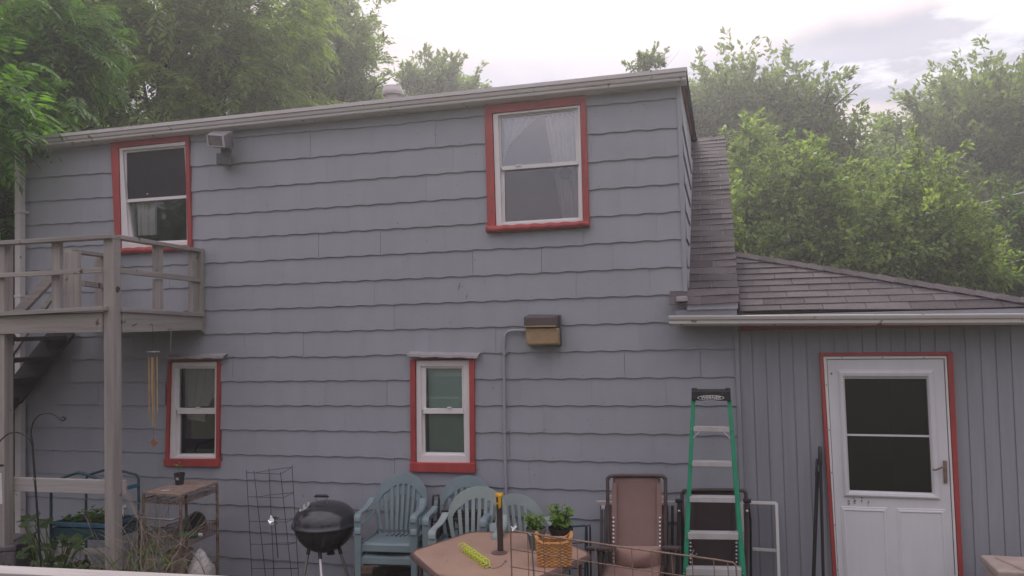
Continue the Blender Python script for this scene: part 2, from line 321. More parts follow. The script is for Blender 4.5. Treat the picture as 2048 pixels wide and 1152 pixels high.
M['screen'] = screenmat('insect_mesh', (.05,.05,.055), .15); M['net'] = screenmat('sheer_sling_mesh', (.06,.042,.045), .88)

# ------------------------------------------------------------------ ground
def ground():
    n = 60; s = 400
    def h(x, y):
        return 0.0 if (-9 < x < 5 and -7 < y < 6) else .05*math.sin(x*.3)*math.cos(y*.23)
    f = lambda u, v: ((u-.5)*s*abs(u-.5)*4, (v-.5)*s*abs(v-.5)*4, GZ)
    MB().grid(f, n, n).build('ground', M['ground'], kind='structure')
ground()

# ------------------------------------------------------------------ house
COEF = {(0,0):4.17581,(1,0):.00282,(2,0):.00031,(3,0):-.0001,(0,1):-2.41116,(1,1):.00963,(2,1):-.00079,(0,2):.24349,(1,2):-.00968,(0,3):-.11343}
def zline(X, k): return sum(c*X**i*(k/10)**j for (i, j), c in COEF.items())
house = thing('house', 'grey two storey house with red window trim and a low shingled side wing', 'house', (-3, 0, 0))
XL, XC = -6.83, -0.235         # left corner; upper right corner of the upper storey
XW = 2.29                       # right end of the side wing
XR = at(1476, 800).x           # where shingles give way to boards
def xz(px, py): p = at(px, py, 0); return (p.x, p.z)
WIN = [
 dict(red=[(227,281),(382,265),(389,500),(237,508)], wh=[(243.6,298),(374.8,284.4),(379.7,492),(248.7,498)], up=[(253.6,306),(369.6,295.3),(374,391),(254.5,400)], lo=[(255.5,405),(374,396),(374.8,480),(266,484)]),
 dict(red=[(971.9,210),(1172.5,190),(1180.6,453.7),(977.8,466)], wh=[(988,230),(1161.4,212.3),(1167.3,444),(994.6,455)], up=[(1002,237),(1150,221.4),(1152.5,323),(1004,334)], lo=[(1008.5,340.7),(1155,328.9),(1156.4,434.5),(1009.4,443.4)]),
 dict(red=[(342,720.6),(444.4,720.6),(443,931),(335.3,929.4)], wh=[(347,725),(438,723),(436,917),(342,917)], up=[(359.7,737),(430.6,737),(429.5,816.4),(359,816.4)], lo=[(359,827),(428.5,827),(427.5,908),(357.5,908)]),
 dict(red=[(823.4,718.8),(951,717.4),(952.6,943),(824.9,940)], wh=[(834,721),(940,720),(941.7,925.4),(835,924)], up=[(852.3,736.6),(923.7,736.6),(924.6,816.8),(852.3,816.8)], lo=[(848.5,826.6),(926,826.6),(927.5,906),(849.5,905)]),
]
DOOR = dict(red=[(1637.8,705.4),(1902,703.4),(1926,1216),(1668.5,1213)], jamb=[(1645,712.8),(1890,711.5),(1916.5,1216),(1676,1213)], leaf=[(1653,719),(1884.5,718),(1910,1216),(1679,1213)])
def hole(q, pad=.01):
    xs, zs = zip(*[xz(*p) for p in q]); return (min(xs)+pad, max(xs)-pad, min(zs)+pad, max(zs)-pad)
HOLES = [hole(q['wh']) for q in WIN]
LAMPK = []
def shingle_mesh(x0, x1, k, holes, lift=0, ztop=None, lowclip=None, X2P=None, drop=0, wave=True):
    """one shingle of course k between x0 and x1; X2P maps (x, yoff, z) to world."""
    X2P = X2P or (lambda x, y, z: (x, y, z)); mb = MB(); n = max(2, int(round((x1-x0)/.05)))
    segs = []
    for i in range(n+1):
        x = x0+(x1-x0)*i/n
        zb = zline(min(x, XR) if wave is True else XC, k) + drop + ( .0050*math.sin(2*math.pi*x/.203+k*1.3+.5*math.sin(x*1.7+k))); zt = zline(x if wave is True else XC, k-1)+.012
        segs.append((x, zb, zt))
    for i in range(n):
        (xa, ba, ta), (xb, bb, tb) = segs[i], segs[i+1]; xm = (xa+xb)/2
        bands = [(0., 1.)]
        h = (ta+tb)/2-(ba+bb)/2; b0 = (ba+bb)/2
        for (hx0, hx1, hz0, hz1) in holes:
            if hx0 < xm < hx1:
                nb = []
                for lo, hi in bands:
                    zl, zh = b0+lo*h, b0+hi*h
                    if hz1 <= zl or hz0 >= zh: nb.append((lo, hi)); continue
                    if hz0 > zl: nb.append((lo, (hz0-b0)/h))
                    if hz1 < zh: nb.append(((hz1-b0)/h, hi))
                bands = nb
        for lo, hi in bands:
            ca, cb = ba+lo*(ta-ba), bb+lo*(tb-bb); da, db = ba+hi*(ta-ba), bb+hi*(tb-bb)
            if ztop is not None: da, db = min(da, ztop(xa)), min(db, ztop(xb))
            if lowclip is not None: ca, cb = max(ca, lowclip(xa)), max(cb, lowclip(xb))
            if da-ca < .004 and db-cb < .004: continue
            da, db = max(da, ca), max(db, cb)
            yb, yt = -.0240-lift, -.0100
            Y = lambda t: yb+(yt-yb)*t
            th = .0065
            a = [X2P(xa, Y(lo), ca), X2P(xb, Y(lo), cb), X2P(xb, Y(hi), db), X2P(xa, Y(hi), da)]
            b = [X2P(xa, Y(lo)+th, ca), X2P(xb, Y(lo)+th, cb), X2P(xb, Y(hi)+th, db), X2P(xa, Y(hi)+th, da)]
            o = len(mb.v); mb.v += a+b
            mb.f += [(o,o+1,o+2,o+3), (o,o+4,o+5,o+1), (o+7,o+6,o+5,o+4)]
            if i == 0: mb.f.append((o+3,o+7,o+4,o))
            if i == n-1: mb.f.append((o+1,o+5,o+6,o+2))
    return mb
eaveL, eaveR = at(60, 293, -.02), at(1370, 163, -.02)
def ztop_main(x): return eaveL.z+(eaveR.z-eaveL.z)*(x-eaveL.x)/(eaveR.x-eaveL.x)+.02
def main_siding():
    W = .61
    for k in range(0, 19):
        xr = XC if k <= 8 else XR
        ph = [.12,.42,.27,.55,.05,.35][k % 6]+random.uniform(-.03,.03)
        x = XL+.02-ph
        if k == 0: ph = .3
        while x < xr-.02:
            x0, x1 = max(x, XL+.02), min(x+W-random.choice([.0010,.0010,.0010,.0012,.0030]), xr-.005)
            if x1-x0 > .03:
                mb = shingle_mesh(x0, x1, k, [(h[0]-.032,h[1]+.032,h[2]-.02,h[3]+.02) for h in HOLES], lift=random.uniform(0,.0007), ztop=ztop_main, drop=random.choice([0]*13+[random.uniform(-.008,-.004)]))
                if mb.f: mb.build('shingle', M['siding'], house)
            x += W
main_siding()
def holes_wall(name, x0, x1, z0, z1, y, holes, mt, thick=.02):
    xs = sorted({x0, x1} | {h[0] for h in holes} | {h[1] for h in holes}); zs = sorted({z0, z1} | {h[2] for h in holes} | {h[3] for h in holes})
    mb = MB()
    for i in range(len(xs)-1):
        for j in range(len(zs)-1):
            cx, cz = (xs[i]+xs[i+1])/2, (zs[j]+zs[j+1])/2
            if any(h[0] < cx < h[1] and h[2] < cz < h[3] for h in holes) or not (x0 < cx < x1 and z0 < cz < z1): continue
            mb.add([(xs[i],y,zs[j]),(xs[i+1],y,zs[j]),(xs[i+1],y,zs[j+1]),(xs[i],y,zs[j+1])], [(0,1,2,3)])
            mb.add([(xs[i],y+thick,zs[j]),(xs[i+1],y+thick,zs[j]),(xs[i+1],y+thick,zs[j+1]),(xs[i],y+thick,zs[j+1])], [(3,2,1,0)])
    return mb.build(name, mt, house)
ZT = eaveL.z
DH = hole(DOOR['jamb'], .0); DH = (DH[0]+.01, DH[1]-.06, GZ, DH[3])
holes_wall('wall', XL, XC, GZ-.2, 4.36, 0.0, HOLES, M['siding'])
holes_wall('wall', XC, XR+.02, GZ-.2, 2.42, 0.002, [], M['siding'])
holes_wall('wall', XR+.02, XW, GZ-.2, 2.34, -.0055, [DH], M['plank'])
# rooms behind the windows, side and back walls
DEPTH = 5.6
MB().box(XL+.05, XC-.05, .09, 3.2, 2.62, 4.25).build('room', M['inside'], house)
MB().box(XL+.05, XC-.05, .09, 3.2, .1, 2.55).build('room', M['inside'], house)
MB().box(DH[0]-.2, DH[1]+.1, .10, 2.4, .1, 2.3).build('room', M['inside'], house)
for r_ in [o for o in house.children if o.name.startswith('room')]:     # take the front face off each room
    import bmesh
    bm = bmesh.new(); bm.from_mesh(r_.data); f = min(bm.faces, key=lambda f: f.calc_center_median().y); bmesh.ops.delete(bm, geom=[f], context='FACES_ONLY'); bm.to_mesh(r_.data); bm.free()
MB().box(XL, XL+.02, .021, DEPTH, GZ-.2, 4.3).build('wall', M['siding'], house)
MB().box(XL, XC, DEPTH, DEPTH+.02, GZ-.2, 2.4).build('wall', M['siding'], house)
MB().box(XC, XW, 2.55, 2.57, GZ-.2, 2.35).build('wall', M['plank'], house)
MB().box(XW-.02, XW, .0, 2.55, GZ-.2, 2.33).build('wall', M['plank'], house)

# window builder
def lerpq(q, u, v):
    a = [xz(*p) for p in q] if len(q[0]) == 2 and q[0][0] > 20 else q
    tl, tr, br, bl = [Vector((p[0], 0, p[1])) for p in a]
    return (tl*(1-u)+tr*u)*(1-v)+(bl*(1-u)+br*u)*v
def ringbars(outer, inner, y0, y1, name, mt, parent, bevel=.002, sides='tblr', smooth=False):
    O = [Vector((*xz(*p),)) for p in outer]; I = [Vector((*xz(*p),)) for p in inner]
    order = {'t': (0,1), 'r': (1,2), 'b': (2,3), 'l': (3,0)}; res = []
    for s_ in sides:
        a, b = order[s_]
        f = [(O[a].x,y0,O[a].y),(O[b].x,y0,O[b].y),(I[b].x,y0,I[b].y),(I[a].x,y0,I[a].y)]
        res.append(MB().hexa(f, [(p[0],y1,p[2]) for p in f]))
    return res
def joined(bars):
    mb = MB()
    for b in bars: mb.add(b.v, b.f)
    return mb
def grow(q, d):
    c = (sum(p[0] for p in q)/4, sum(p[1] for p in q)/4)
    return [(p[0]+math.copysign(d, p[0]-c[0]), p[1]+math.copysign(d, p[1]-c[1])) for p in q]
def pane(q, y, mt, parent, name='pane'):
    P = [xz(*p) for p in grow(q, 1.2)]
    return MB().hexa([(p[0],y,p[1]) for p in P], [(p[0],y+.004,p[1]) for p in P]).build(name, mt, parent)
def sheetq(q, y, amp, waves, name, mt, parent, shape=None, nu=60, nv=14):
    def f(u, v):
        uu, ww = (u, v) if shape is None else shape(u, v)
        p = lerpq(q, uu, ww); return (p.x, y+amp*math.sin(waves*u*2*math.pi+v*.8)+amp*.4*math.sin(waves*2.7*u*math.pi*2), p.z)
    return MB().grid(f, nu, nv).build(name, mt, parent, smooth=True)
def window(d, idx):
    gl = M['glass_strong'] if idx == 1 else M['glass']
    lower = idx >= 2
    g4 = 4.0
    inner = [(min(d['up'][0][0], d['lo'][0][0]-2)-g4, d['up'][0][1]-g4), (max(d['up'][1][0], d['lo'][1][0]-2)+g4, d['up'][1][1]-g4), (d['lo'][2][0]+g4, d['lo'][2][1]+g4), (d['lo'][3][0]-g4, d['lo'][3][1]+g4)]
    fr = joined(ringbars(d['wh'], inner, -.034 if not lower else -.022, .07, 'w', None, None)).build('window', M['white'], house, bevel=.003)
    # red casing boards
    names = ringbars(d['red'], grow(d['wh'], -1), -.046, -.001, 'r', None, None, sides='tlr')
    for b in names: b.build('casing', M['red'], fr, bevel=.003)
    rb = d['red']; wb = d['wh']
    q = [(rb[3][0]-1, wb[3][1]-1 if idx > 0 else wb[3][1]), (rb[2][0]+1, wb[2][1]-1), (rb[2][0]+1, rb[2][1]+1), (rb[3][0]-1, rb[3][1]+1)]
    P = [xz(*p) for p in q]
    if idx >= 2:     # flat apron board with a thin ledge above it
        MB().hexa([(p[0],-.056,p[1]) for p in P], [(p[0],-.001,p[1]) for p in P]).build('sill', M['red'], fr, bevel=.004)
    else:
        mb = MB()
        def f(u, v):
            a = Vector((P[0][0],0,P[0][1])).lerp(Vector((P[1][0],0,P[1][1])), u); b = Vector((P[3][0],0,P[3][1])).lerp(Vector((P[2][0],0,P[2][1])), u)
            ang = v*math.pi*1.0; t = (1-math.cos(ang))/2; p = a.lerp(b, t)
            return (p.x, -.03-.055*math.sin(ang)**.6-.004*math.sin(u*70+v*3), p.z+.003*math.sin(u*43))
        mb.grid(f, 40, 8).build('sill', M['red'], fr, smooth=True, solid=.006)
    up, lo = d['up'], d['lo']
    def gs_(q, gx, gt, gb): return [(q[0][0]-gx,q[0][1]-gt),(q[1][0]+gx,q[1][1]-gt),(q[2][0]+gx,q[2][1]+gb),(q[3][0]-gx,q[3][1]+gb)]
    joined(ringbars(gs_(up, 11, 8, 4), up, -.006, .028, '', None, None)).build('upper_sash', M['white'], fr, bevel=.002)
    joined(ringbars(gs_(lo, 9, 4, 8), lo, .012 if idx else -.004, .046, '', None, None)).build('lower_sash', M['white'], fr, bevel=.002)
    MB().hexa(*[[(xz(*p)[0], y, xz(*p)[1]) for p in [(up[3][0]-3, up[3][1]-.5), (up[2][0]+3, up[2][1]-.5), (lo[1][0]+3, lo[1][1]+.5), (lo[0][0]-3, lo[0][1]+.5)]] for y in (-.014, .03)]).build('meeting_rail', M['white'], fr, bevel=.002)
    if idx: pane(up, .004, gl, fr)
    pane(lo, .026, gl, fr)
    if idx >= 2:  # bent metal cap above
        x0, x1 = (816, 958) if idx == 3 else (334, 451); yy = 711 if idx == 3 else 716
        n = 24; A, B, Cc = [], [], []
        for i in range(n+1):
            p = at(x0+(x1-x0)*i/n, yy+(2.5 if idx == 3 else -2)*(i/n)-.5, -.06); wv = .004*math.sin(i*.8)+.002*math.sin(i*2.1)
            A.append((p.x, -.01, p.z+.035)); B.append((p.x, -.085-wv, p.z+.006+wv)); Cc.append((p.x, -.088-wv, p.z-.012+wv))
        MB().ribbon(A, B, .003).build('drip_cap', M['cap'], fr); MB().ribbon(B, Cc, .003).build('drip_cap_lip', M['cap'], fr)
    return fr
W0, W1, W2, W3 = [window(d, i) for i, d in enumerate(WIN)]
# contents of the windows
u0 = WIN[0]
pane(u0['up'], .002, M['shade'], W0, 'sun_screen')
sheetq([(263,400),(303,397),(302,468),(264,470)], .075, .012, 3, 'curtain', M['curtain'], W0)
MB().lathe([(0,0),(.008,.002),(.008,.012),(0,.014)], at(295, 389, .0), 8).build('shade_pull', M['print'], W0)
u1 = WIN[1]
def sweepL(u, v):      # upper left swag
    return (u*(1.0-v)**1.1*.46, v*.75 if u < .5 else v*.75*(1-(u-.5)*.6))
sheetq([(1004,238),(1150,222),(1152,323),(1004,334)], .075, .012, 5, 'curtain', M['curtain'], W1, shape=lambda u, v: (u*(.46*(1-v)+.0), v*.86+.0-u*v*.25))
sheetq([(1004,238),(1150,222),(1157,436),(1009,445)], .085, .014, 7, 'curtain', M['curtain'], W1, shape=lambda u, v: ((.56+v*.20)*(1-u)+u*1.02, v))
c = at(1131, 346, .06)
mb = MB(); mb.add([(c.x+.052*math.cos(t), .062, c.z+.052*math.sin(t)) for t in np.linspace(0, 6.1, 24)]+[(c.x+.052*math.cos(t), .074, c.z+.052*math.sin(t)) for t in np.linspace(0, 6.1, 24)],
   [tuple(range(24))]+[(j, j+24, (j+1)%24+24, (j+1)%24) for j in range(24)])
for r0 in (.02,.035,.052): mb.tube([(c.x+r0*math.cos(t), .060, c.z+r0*math.sin(t)) for t in np.linspace(0, 6.05, 20)], .0018, 4, closed=True)
tag(mb.build('fan', M['fan'], None), 'small round fan seen behind the right curtain of the large upper right window', 'fan')
pane(WIN[1]['lo'], .020, M['screen'], W1, 'insect_screen')
sheetq([(361,737),(431,737),(430,816),(360,816)], .07, .010, 5, 'curtain', M['curtain'], W2, shape=lambda u, v: (u*(1-.32*v**2.5), v*(1.0-.03*u)))
sheetq([(362,826),(400,826),(399,846),(362,840)], .085, .008, 3, 'curtain', M['curtain'], W2)
pane(WIN[2]['up'], .020, M['screen'], W2, 'insect_screen'); pane(WIN[2]['lo'], .034, M['screen'], W2, 'insect_screen')
A3 = xz(850,737); B3 = xz(926,906)
nsl = 34
for i in range(nsl):
    z = A3[1]+(B3[1]-A3[1])*i/(nsl-1)
    mb = MB(); x0, x1 = A3[0]+.004, B3[0]-.004
    mb.add([(x0,.058,z-.012),(x1,.058,z-.012),(x1,.064,z-.003),(x0,.064,z-.003),(x1,.074,z+.011),(x0,.074,z+.011)], [(0,1,2,3),(3,2,4,5)])
    mb.build('blind_slat', M['blind'], W3)
for px in (868, 918):
    p, q = at(px, 737, .06), at(px, 904, .06); MB().tube([p, q], .0012, 5).build('blind_cord', M['blind'], W3)
pane(WIN[3]['lo'], .034, M['screen'], W3, 'insect_screen')
for Wn, px, py in ((W3, 899, 815), (W1, 1037, 331), (W2, 396, 815)):
    p = at(px, py, -.02); MB().box(p.x-.02, p.x+.02, -.03, -.014, p.z-.004, p.z+.006).build('sash_lock', M['white'], Wn, bevel=.002)

# main eave: gutter with profile, drip edge, roof
def eaveline(p0, p1, y0): return Vector(p0), Vector(p1)
def profile_extrude(prof, a, b):   # prof: list of (dy, dz); from point a to b
    a, b = Vector(a), Vector(b); mb = MB(); k = len(prof); n = 24
    vs = []
    for i in range(n+1):
        p = a.lerp(b, i/n)
        vs += [(p.x, p.y+dy, p.z+dz) for dy, dz in prof]
    fs = [(i*k+j, (i+1)*k+j, (i+1)*k+(j+1) % k, i*k+(j+1) % k) for i in range(n) for j in range(k)]
    fs += [tuple(range(k)), tuple(range((n+1)*k-1, n*k-1, -1))]
    return mb.add(vs, fs)
gL, gR = at(58, 297, -.14), at(1372, 163, -.14)
gt = at(1372, 150, -.14).z-gR.z
G = [(.12,0),(.04,0),(.03,.006),(.0,.016),(-.004,.03),(.004,.042),(-.012,.052),(-.018,.075),(-.022,.083),(-.010,.086),(.12,.086)]
G = [(a, b*(.075/.086)) for a, b in G]
profile_extrude(G, gL, gR).build('gutter', M['gutter'], house, smooth=False)
profile_extrude([(-.01,.078),(-.026,.079),(-.028,.110),(.15,.135),(.15,.078)], gL+Vector((-.02,0,0)), gR+Vector((.012,0,0))).build('drip_edge', M['dripedge'], house)
ridgeY = 3.4
ridge_z = at(1430, 275, ridgeY).z
zE = gL.z+.10, gR.z+.10
MB().add([(gL.x-.02,-.16,zE[0]+.003),(gR.x+.01,-.16,zE[1]+.003),(gR.x+.01,ridgeY,ridge_z+.02),(gL.x-.02,ridgeY,ridge_z+.02),
          (gL.x-.02,-.0,zE[0]-.04),(gR.x+.01,-.0,zE[1]-.04),(gR.x+.01,ridgeY,ridge_z-.03),(gL.x-.02,ridgeY,ridge_z-.03),
          (gL.x-.02,7,2.4),(gR.x+.01,7,2.4)], [(0,1,2,3),(7,6,5,4),(0,4,5,1),(1,5,6,2),(0,3,7,4),(3,2,9,8)]).build('roof', M['roof'], house)
# leaf litter strip along the drip edge
mb = MB()
for i in range(230):
    t = random.random()**2; p = gL.lerp(gR, .05+.45*t); y = -.17+random.random()*.05
    if random.random() < .6: t = random.gauss(.17,.035); p = gL.lerp(gR, max(0, t))
    a = random.random()*6.28; s_ = random.uniform(.006,.016)
    c_ = Vector((p.x, y, p.z+.111+(y+.17)*.14)); d1 = Vector((math.cos(a), math.sin(a), .3))*s_; d2 = Vector((-math.sin(a), math.cos(a), .5))*s_*.5
    mb.add([c_-d1, c_-d2, c_+d1, c_+d2], [(0,1,2,3)])
mb.build('leaf_litter', M['bark'], house, kind='stuff')
# soffit under the gutter
MB().box(gL.x, gR.x, -.03, .0, 4.20, 4.235).build('frieze', M['siding'], house) if False else None
# corner trims
p1 = at(1366, 168, -.02); p2 = at(1376, 600, -.02)
MB().hexa([(XC-.028,-.032,2.40),(XC+.008,-.032,2.40),(XC+.008,-.032,gR.z+.02),(XC-.028,-.032,gR.z+.02)], [(XC-.028,.01,2.40),(XC+.008,.01,2.40),(XC+.008,.01,gR.z+.02),(XC-.028,.01,gR.z+.02)]).build('corner_trim', M['siding'], house, bevel=.003)
MB().box(XL-.03, XL+.015, -.032, .02, GZ, gL.z+.05).build('corner_trim', M['siding'], house, bevel=.003)
MB().box(XR-.012, XR+.022, -.040, .0, GZ, 2.30).build('corner_trim', M['plank'], house, bevel=.003)
# downpipe at the left corner
dp0, dp1 = at(40, 320, -.09), at(45, 1010, -.09)
mb = MB(); mb.hexa([(dp0.x-.033,-.125,.15),(dp0.x+.033,-.125,.15),(dp0.x+.033,-.125,gL.z+.02),(dp0.x-.033,-.125,gL.z+.02)], [(dp0.x-.033,-.055,.15),(dp0.x+.033,-.055,.15),(dp0.x+.033,-.055,gL.z+.02),(dp0.x-.033,-.055,gL.z+.02)])
dpo = mb.build('downpipe', M['gutter'], house, bevel=.006)
for zz in (.9, 2.75, 3.6): MB().box(dp0.x-.037, dp0.x+.045, -.129, -.01, zz-.012, zz+.012).build('pipe_strap', M['gutter'], dpo, bevel=.002)
if False: MB().tube([(dp0.x,-.09,dp0.z-.01),(dp0.x+.04,-.09,dp0.z+.06),(gL.x+.05,-.1,gL.z+.01)], .034, 8).build('pipe_elbow', M['gutter'], dpo, smooth=True)

# ---------------- main roof strip beside the upper storey
eb = at(1478, 607, -.22); SL = (ridge_z-eb.z)/(ridgeY+.22)
XRk = at(1479, 607, -.22).x
def zroof(y): return eb.z+SL*(y+.22)
nrow = 33
def roof_tab(poly, nrm, th, lift, name='roof_shingle'):
    # poly: 4+ points on the roof plane, order: bottom left, bottom right, ... ; bottom edge lifted
    P = [Vector(p) for p in poly]
    return MB().prism([p+nrm*(th+lift*l) for p, l in zip(P, [1 if i < 2 else 0 for i in range(len(P))])], -nrm*th)
nrm = Vector((0, -SL, 1)).normalized()
def strip():
    for r_ in range(nrow):
        y0 = -.22+(ridgeY+.22)*r_/nrow; y1 = -.22+(ridgeY+.22)*(r_+1)/nrow+.015
        x = XC-.3-[0,.10,.2][r_ % 3]-random.uniform(0,.02)+ .12; 
        lo = XC+.006 if y0 > -.03 else XC-.13
        xe = XRk+random.uniform(-.004,.004)
        while x < xe:
            a, b = max(x, lo), min(x+.3-.004, xe)
            if b-a > .03:
                wv = lambda xx: .005*math.sin(xx*9+r_)
                roof_tab([(a,y0,zroof(y0)+wv(a)),(b,y0,zroof(y0)+wv(b)),(b,y1,zroof(y1)),(a,y1,zroof(y1))], nrm, .004, .0045+random.uniform(0,.002)).build('roof_shingle', M['roof'], house)
            x += .3
strip()
# roof deck of the strip (rake board at right), fascia under its eave
MB().add([(XC+.005,-.2,zroof(-.2)-.004),(XRk-.012,-.2,zroof(-.2)-.004),(XRk-.012,ridgeY,ridge_z-.004),(XC+.005,ridgeY,ridge_z-.004),
          (XC+.005,-.2,zroof(-.2)-.05),(XRk-.012,-.2,zroof(-.2)-.05),(XRk-.012,ridgeY,ridge_z-.05),(XC+.005,ridgeY,ridge_z-.05)],
         [(0,1,2,3),(7,6,5,4),(0,4,5,1),(1,5,6,2),(2,6,7,3),(3,7,4,0)]).build('rake_board', M['siding'], house)
MB().add([(XC,ridgeY,ridge_z),(XRk,ridgeY,ridge_z),(XRk,ridgeY+3.4,2.3),(XC,ridgeY+3.4,2.3)], [(0,1,2,3)]).build('roof', M['roof'], house)
MB().box(XC-.09, XRk-.02, -.17, .0, 2.34, zroof(-.2)-.05).build('fascia', M['siding'], house, bevel=.003)
MB().add([(XRk-.02,-.1,2.3),(XRk-.02,ridgeY,2.3),(XRk-.02,ridgeY,ridge_z-.04),(XRk-.02,-.1,zroof(-.1)-.04)], [(0,1,2,3)]).build('gable_wall', M['siding'], house)
mb = MB()
for (a, b, y0, z0) in ((XC-.13, XC+.02, -.235, 2.46), (XC-.10, XC+.0, -.17, 2.50)):
    pass
pf = at(1362, 600, -.2); MB().box(pf.x-.035, pf.x+.05, -.235, -.08, pf.z-.012, pf.z+.028).build('flashing', M['cap'], house, bevel=.006)
# flashing glints up the side wall
for yy in np.linspace(.15, 2.9, 9):
    MB().box(XC+.004, XC+.012, yy, yy+.05, zroof(yy)+.01, zroof(yy)+.045).build('step_flashing', M['alu'], house)
# side wall of the upper storey with its own shingles
MB().add([(XC,.0,2.3),(XC,ridgeY,2.3),(XC,ridgeY,ridge_z),(XC,0,gR.z+.1)], [(3,2,1,0)]).build('wall', M['siding'], house)
for k in range(1, 9):
    y = -.0-[.1,.4,.25][k % 3]
    while y < ridgeY-.05:
        a, b = max(y, .0), min(y+.608, ridgeY)
        if zline(XC, k-1) > zroof(a):
            mb = shingle_mesh(a, b, k, [], ztop=lambda t: gR.z+.07+(ridge_z-gR.z-.07)*t/ridgeY, lowclip=lambda t: zroof(t)+.01, X2P=lambda x, yy, z: (XC-yy-.004, x, z), wave=False)
            if mb.f: mb.build('side_shingle', M['siding'], house)
        y += .61
pr = [(XC+.03, 0, gR.z+.07), (XC+.03, ridgeY, ridge_z+.0)]
MB().beam((XC+.020, 0, gR.z+.062), (XC+.020, ridgeY, ridge_z-.012), .014, .035).build('rake_trim', M['red'], house, bevel=.002)
MB().beam((XC+.012,-.03,gR.z+.112), (XC+.012,ridgeY,ridge_z+.035), .04, .022).build('rake_edge', M['dripedge'], house, bevel=.002)
# flue on the roof
fp = at(785, 187, 1.2); fz = fp.z
fl = MB().lathe([(.075,-.35),(.075,-.02),(.078,-.018),(.078,-.0)], (fp.x,1.2,fz), 20).build('flue', M['gutter'], house, smooth=True)
MB().lathe([(0,-.02),(.105,-.02),(.11,.0),(.11,.035),(.095,.05),(.095,.07),(.0,.085)], (fp.x,1.2,fz), 20).build('flue_cap', M['gutter'], fl, smooth=True)

# ---------------- side wing roof
AY = -.20
ae = at(1480, 627, AY).z; ASL = .50
an = Vector((0, -ASL, 1)).normalized()
def zann(y): return ae+ASL*(y-AY)
def onroof(px, py):
    d = ray(px, py); c_ = CAMP; # z = ae + ASL*(y-AY)
    t = (ae+ASL*(c_.y-AY)-c_.z)/(d.z-ASL*d.y); return c_+d*t
h0, h1 = onroof(1481, 510), onroof(2048, 601)
hd = (h1.y-h0.y)/(h1.x-h0.x)
XA0 = XRk+.004
def yhip(x): return h0.y+hd*(x-h0.x)
def wing_roof():
    top = yhip(XA0); nr = 10; exp_ = (top-AY)/nr
    for r_ in range(nr):
        y0 = AY+exp_*r_; y1 = y0+exp_+.012
        x = XA0-[.0,.12,.24,.06,.18][r_ % 5]
        while yhip(max(x, XA0)) > y0 and x < 3.6 and True:
            a, b = max(x, XA0), x+.305-.004
            if b-a > .02:
                sag = lambda xx: (.012*math.sin(xx*2.4+.5)*(1 if r_ == 0 else .2))
                Z = lambda xx, yy: (xx, yy, zann(yy)+(sag(xx) if yy == y0 else 0))
                ya, yb = min(y1, yhip(a)), min(y1, yhip(b))
                if yhip(b) >= y1: poly = [Z(a,y0), Z(b,y0), Z(b,y1), Z(a,y1)]
                elif yhip(b) > y0: poly = [Z(a,y0), Z(b,y0), Z(b,yb), Z(a,ya)]
                else:
                    xc = a+(yhip(a)-y0)/(-hd); poly = [Z(a,y0), Z(xc,y0), Z(a,ya)]
                if ya-y0 > .01 and a < XW: roof_tab(poly, an, .005, .0055+random.uniform(0,.002)).build('roof_shingle', M['roof'], house)
            x += .305
    # deck below
    xe = XA0+(top-AY-.01)/(-hd)
    MB().add([(XA0-.01,AY+.01,zann(AY)-.004),(xe,AY+.01,zann(AY)-.004),(XA0-.01,top,zann(top)-.004),(XA0-.01,2.6,ae-.1),(xe,2.6,ae-.1)],
             [(0,1,2),(2,1,4,3)]).build('roof', M['roof'], house)
    # hip caps
    d = Vector((1, hd, ASL*hd)).normalized(); s_ = d.cross(an).normalized(); n = 17; st = .142
    for i in range(n):
        p = Vector((XA0, top, zann(top)))+d*(i*st-.02); q = p+d*(st+.03)
        A = [p+s_*.005+an*.030, q+s_*.005+an*.020]; Bk = [p-s_*.14+an*-.055, q-s_*.14+an*-.065]; Fr = [p+s_*.085+an*.024, q+s_*.085+an*.014]
        mb = MB(); th = -an*.006
        vs = [Fr[0],Fr[1],A[1],A[0],Bk[1],Bk[0]]; vs = vs+[v+th for v in vs]
        mb.add(vs, [(0,1,2,3),(3,2,4,5),(9,8,7,6),(11,10,8,9),(0,6,7,1),(0,3,9,6),(3,5,11,9),(1,7,8,2),(2,8,10,4)])
        mb.build('hip_cap', M['roof'], house)
wing_roof()
# edge metal, gutter and red frieze of the wing
MB().box(XA0-.02, XW, AY+.012, .0, ae-.05, ae-.012).build('fascia', M['siding'], house)
ga, gb = at(1338, 652, -.31), at(2100, 650, -.31)
G2 = [(.11,0),(.03,0),(.015,.008),(.0,.02),(.0,.045),(-.012,.055),(-.018,.075),(-.018,.086),(-.008,.088),(-.008,.08),(.095,.08),(.095,.088),(.11,.088)]
g_ = at(2048, 650, -.31); gb.x = XW+.06; gb.z = ga.z+(g_.z-ga.z)*(gb.x-ga.x)/(g_.x-ga.x)
G2 = [(a, b*.92) for a, b in G2]
profile_extrude(G2, ga, gb).build('gutter', M['gutter'], house)
MB().box(XR-.1, XW, -.19, -.012, 2.350, 2.365).build('soffit', M['siding'], house)
fz0, fz1 = at(1480, 661, -.04).z, at(1480, 650, -.04).z
MB().box(XR+.024, XW, -.045, .005, fz0, 2.348).build('frieze', M['red'], house, bevel=.002)
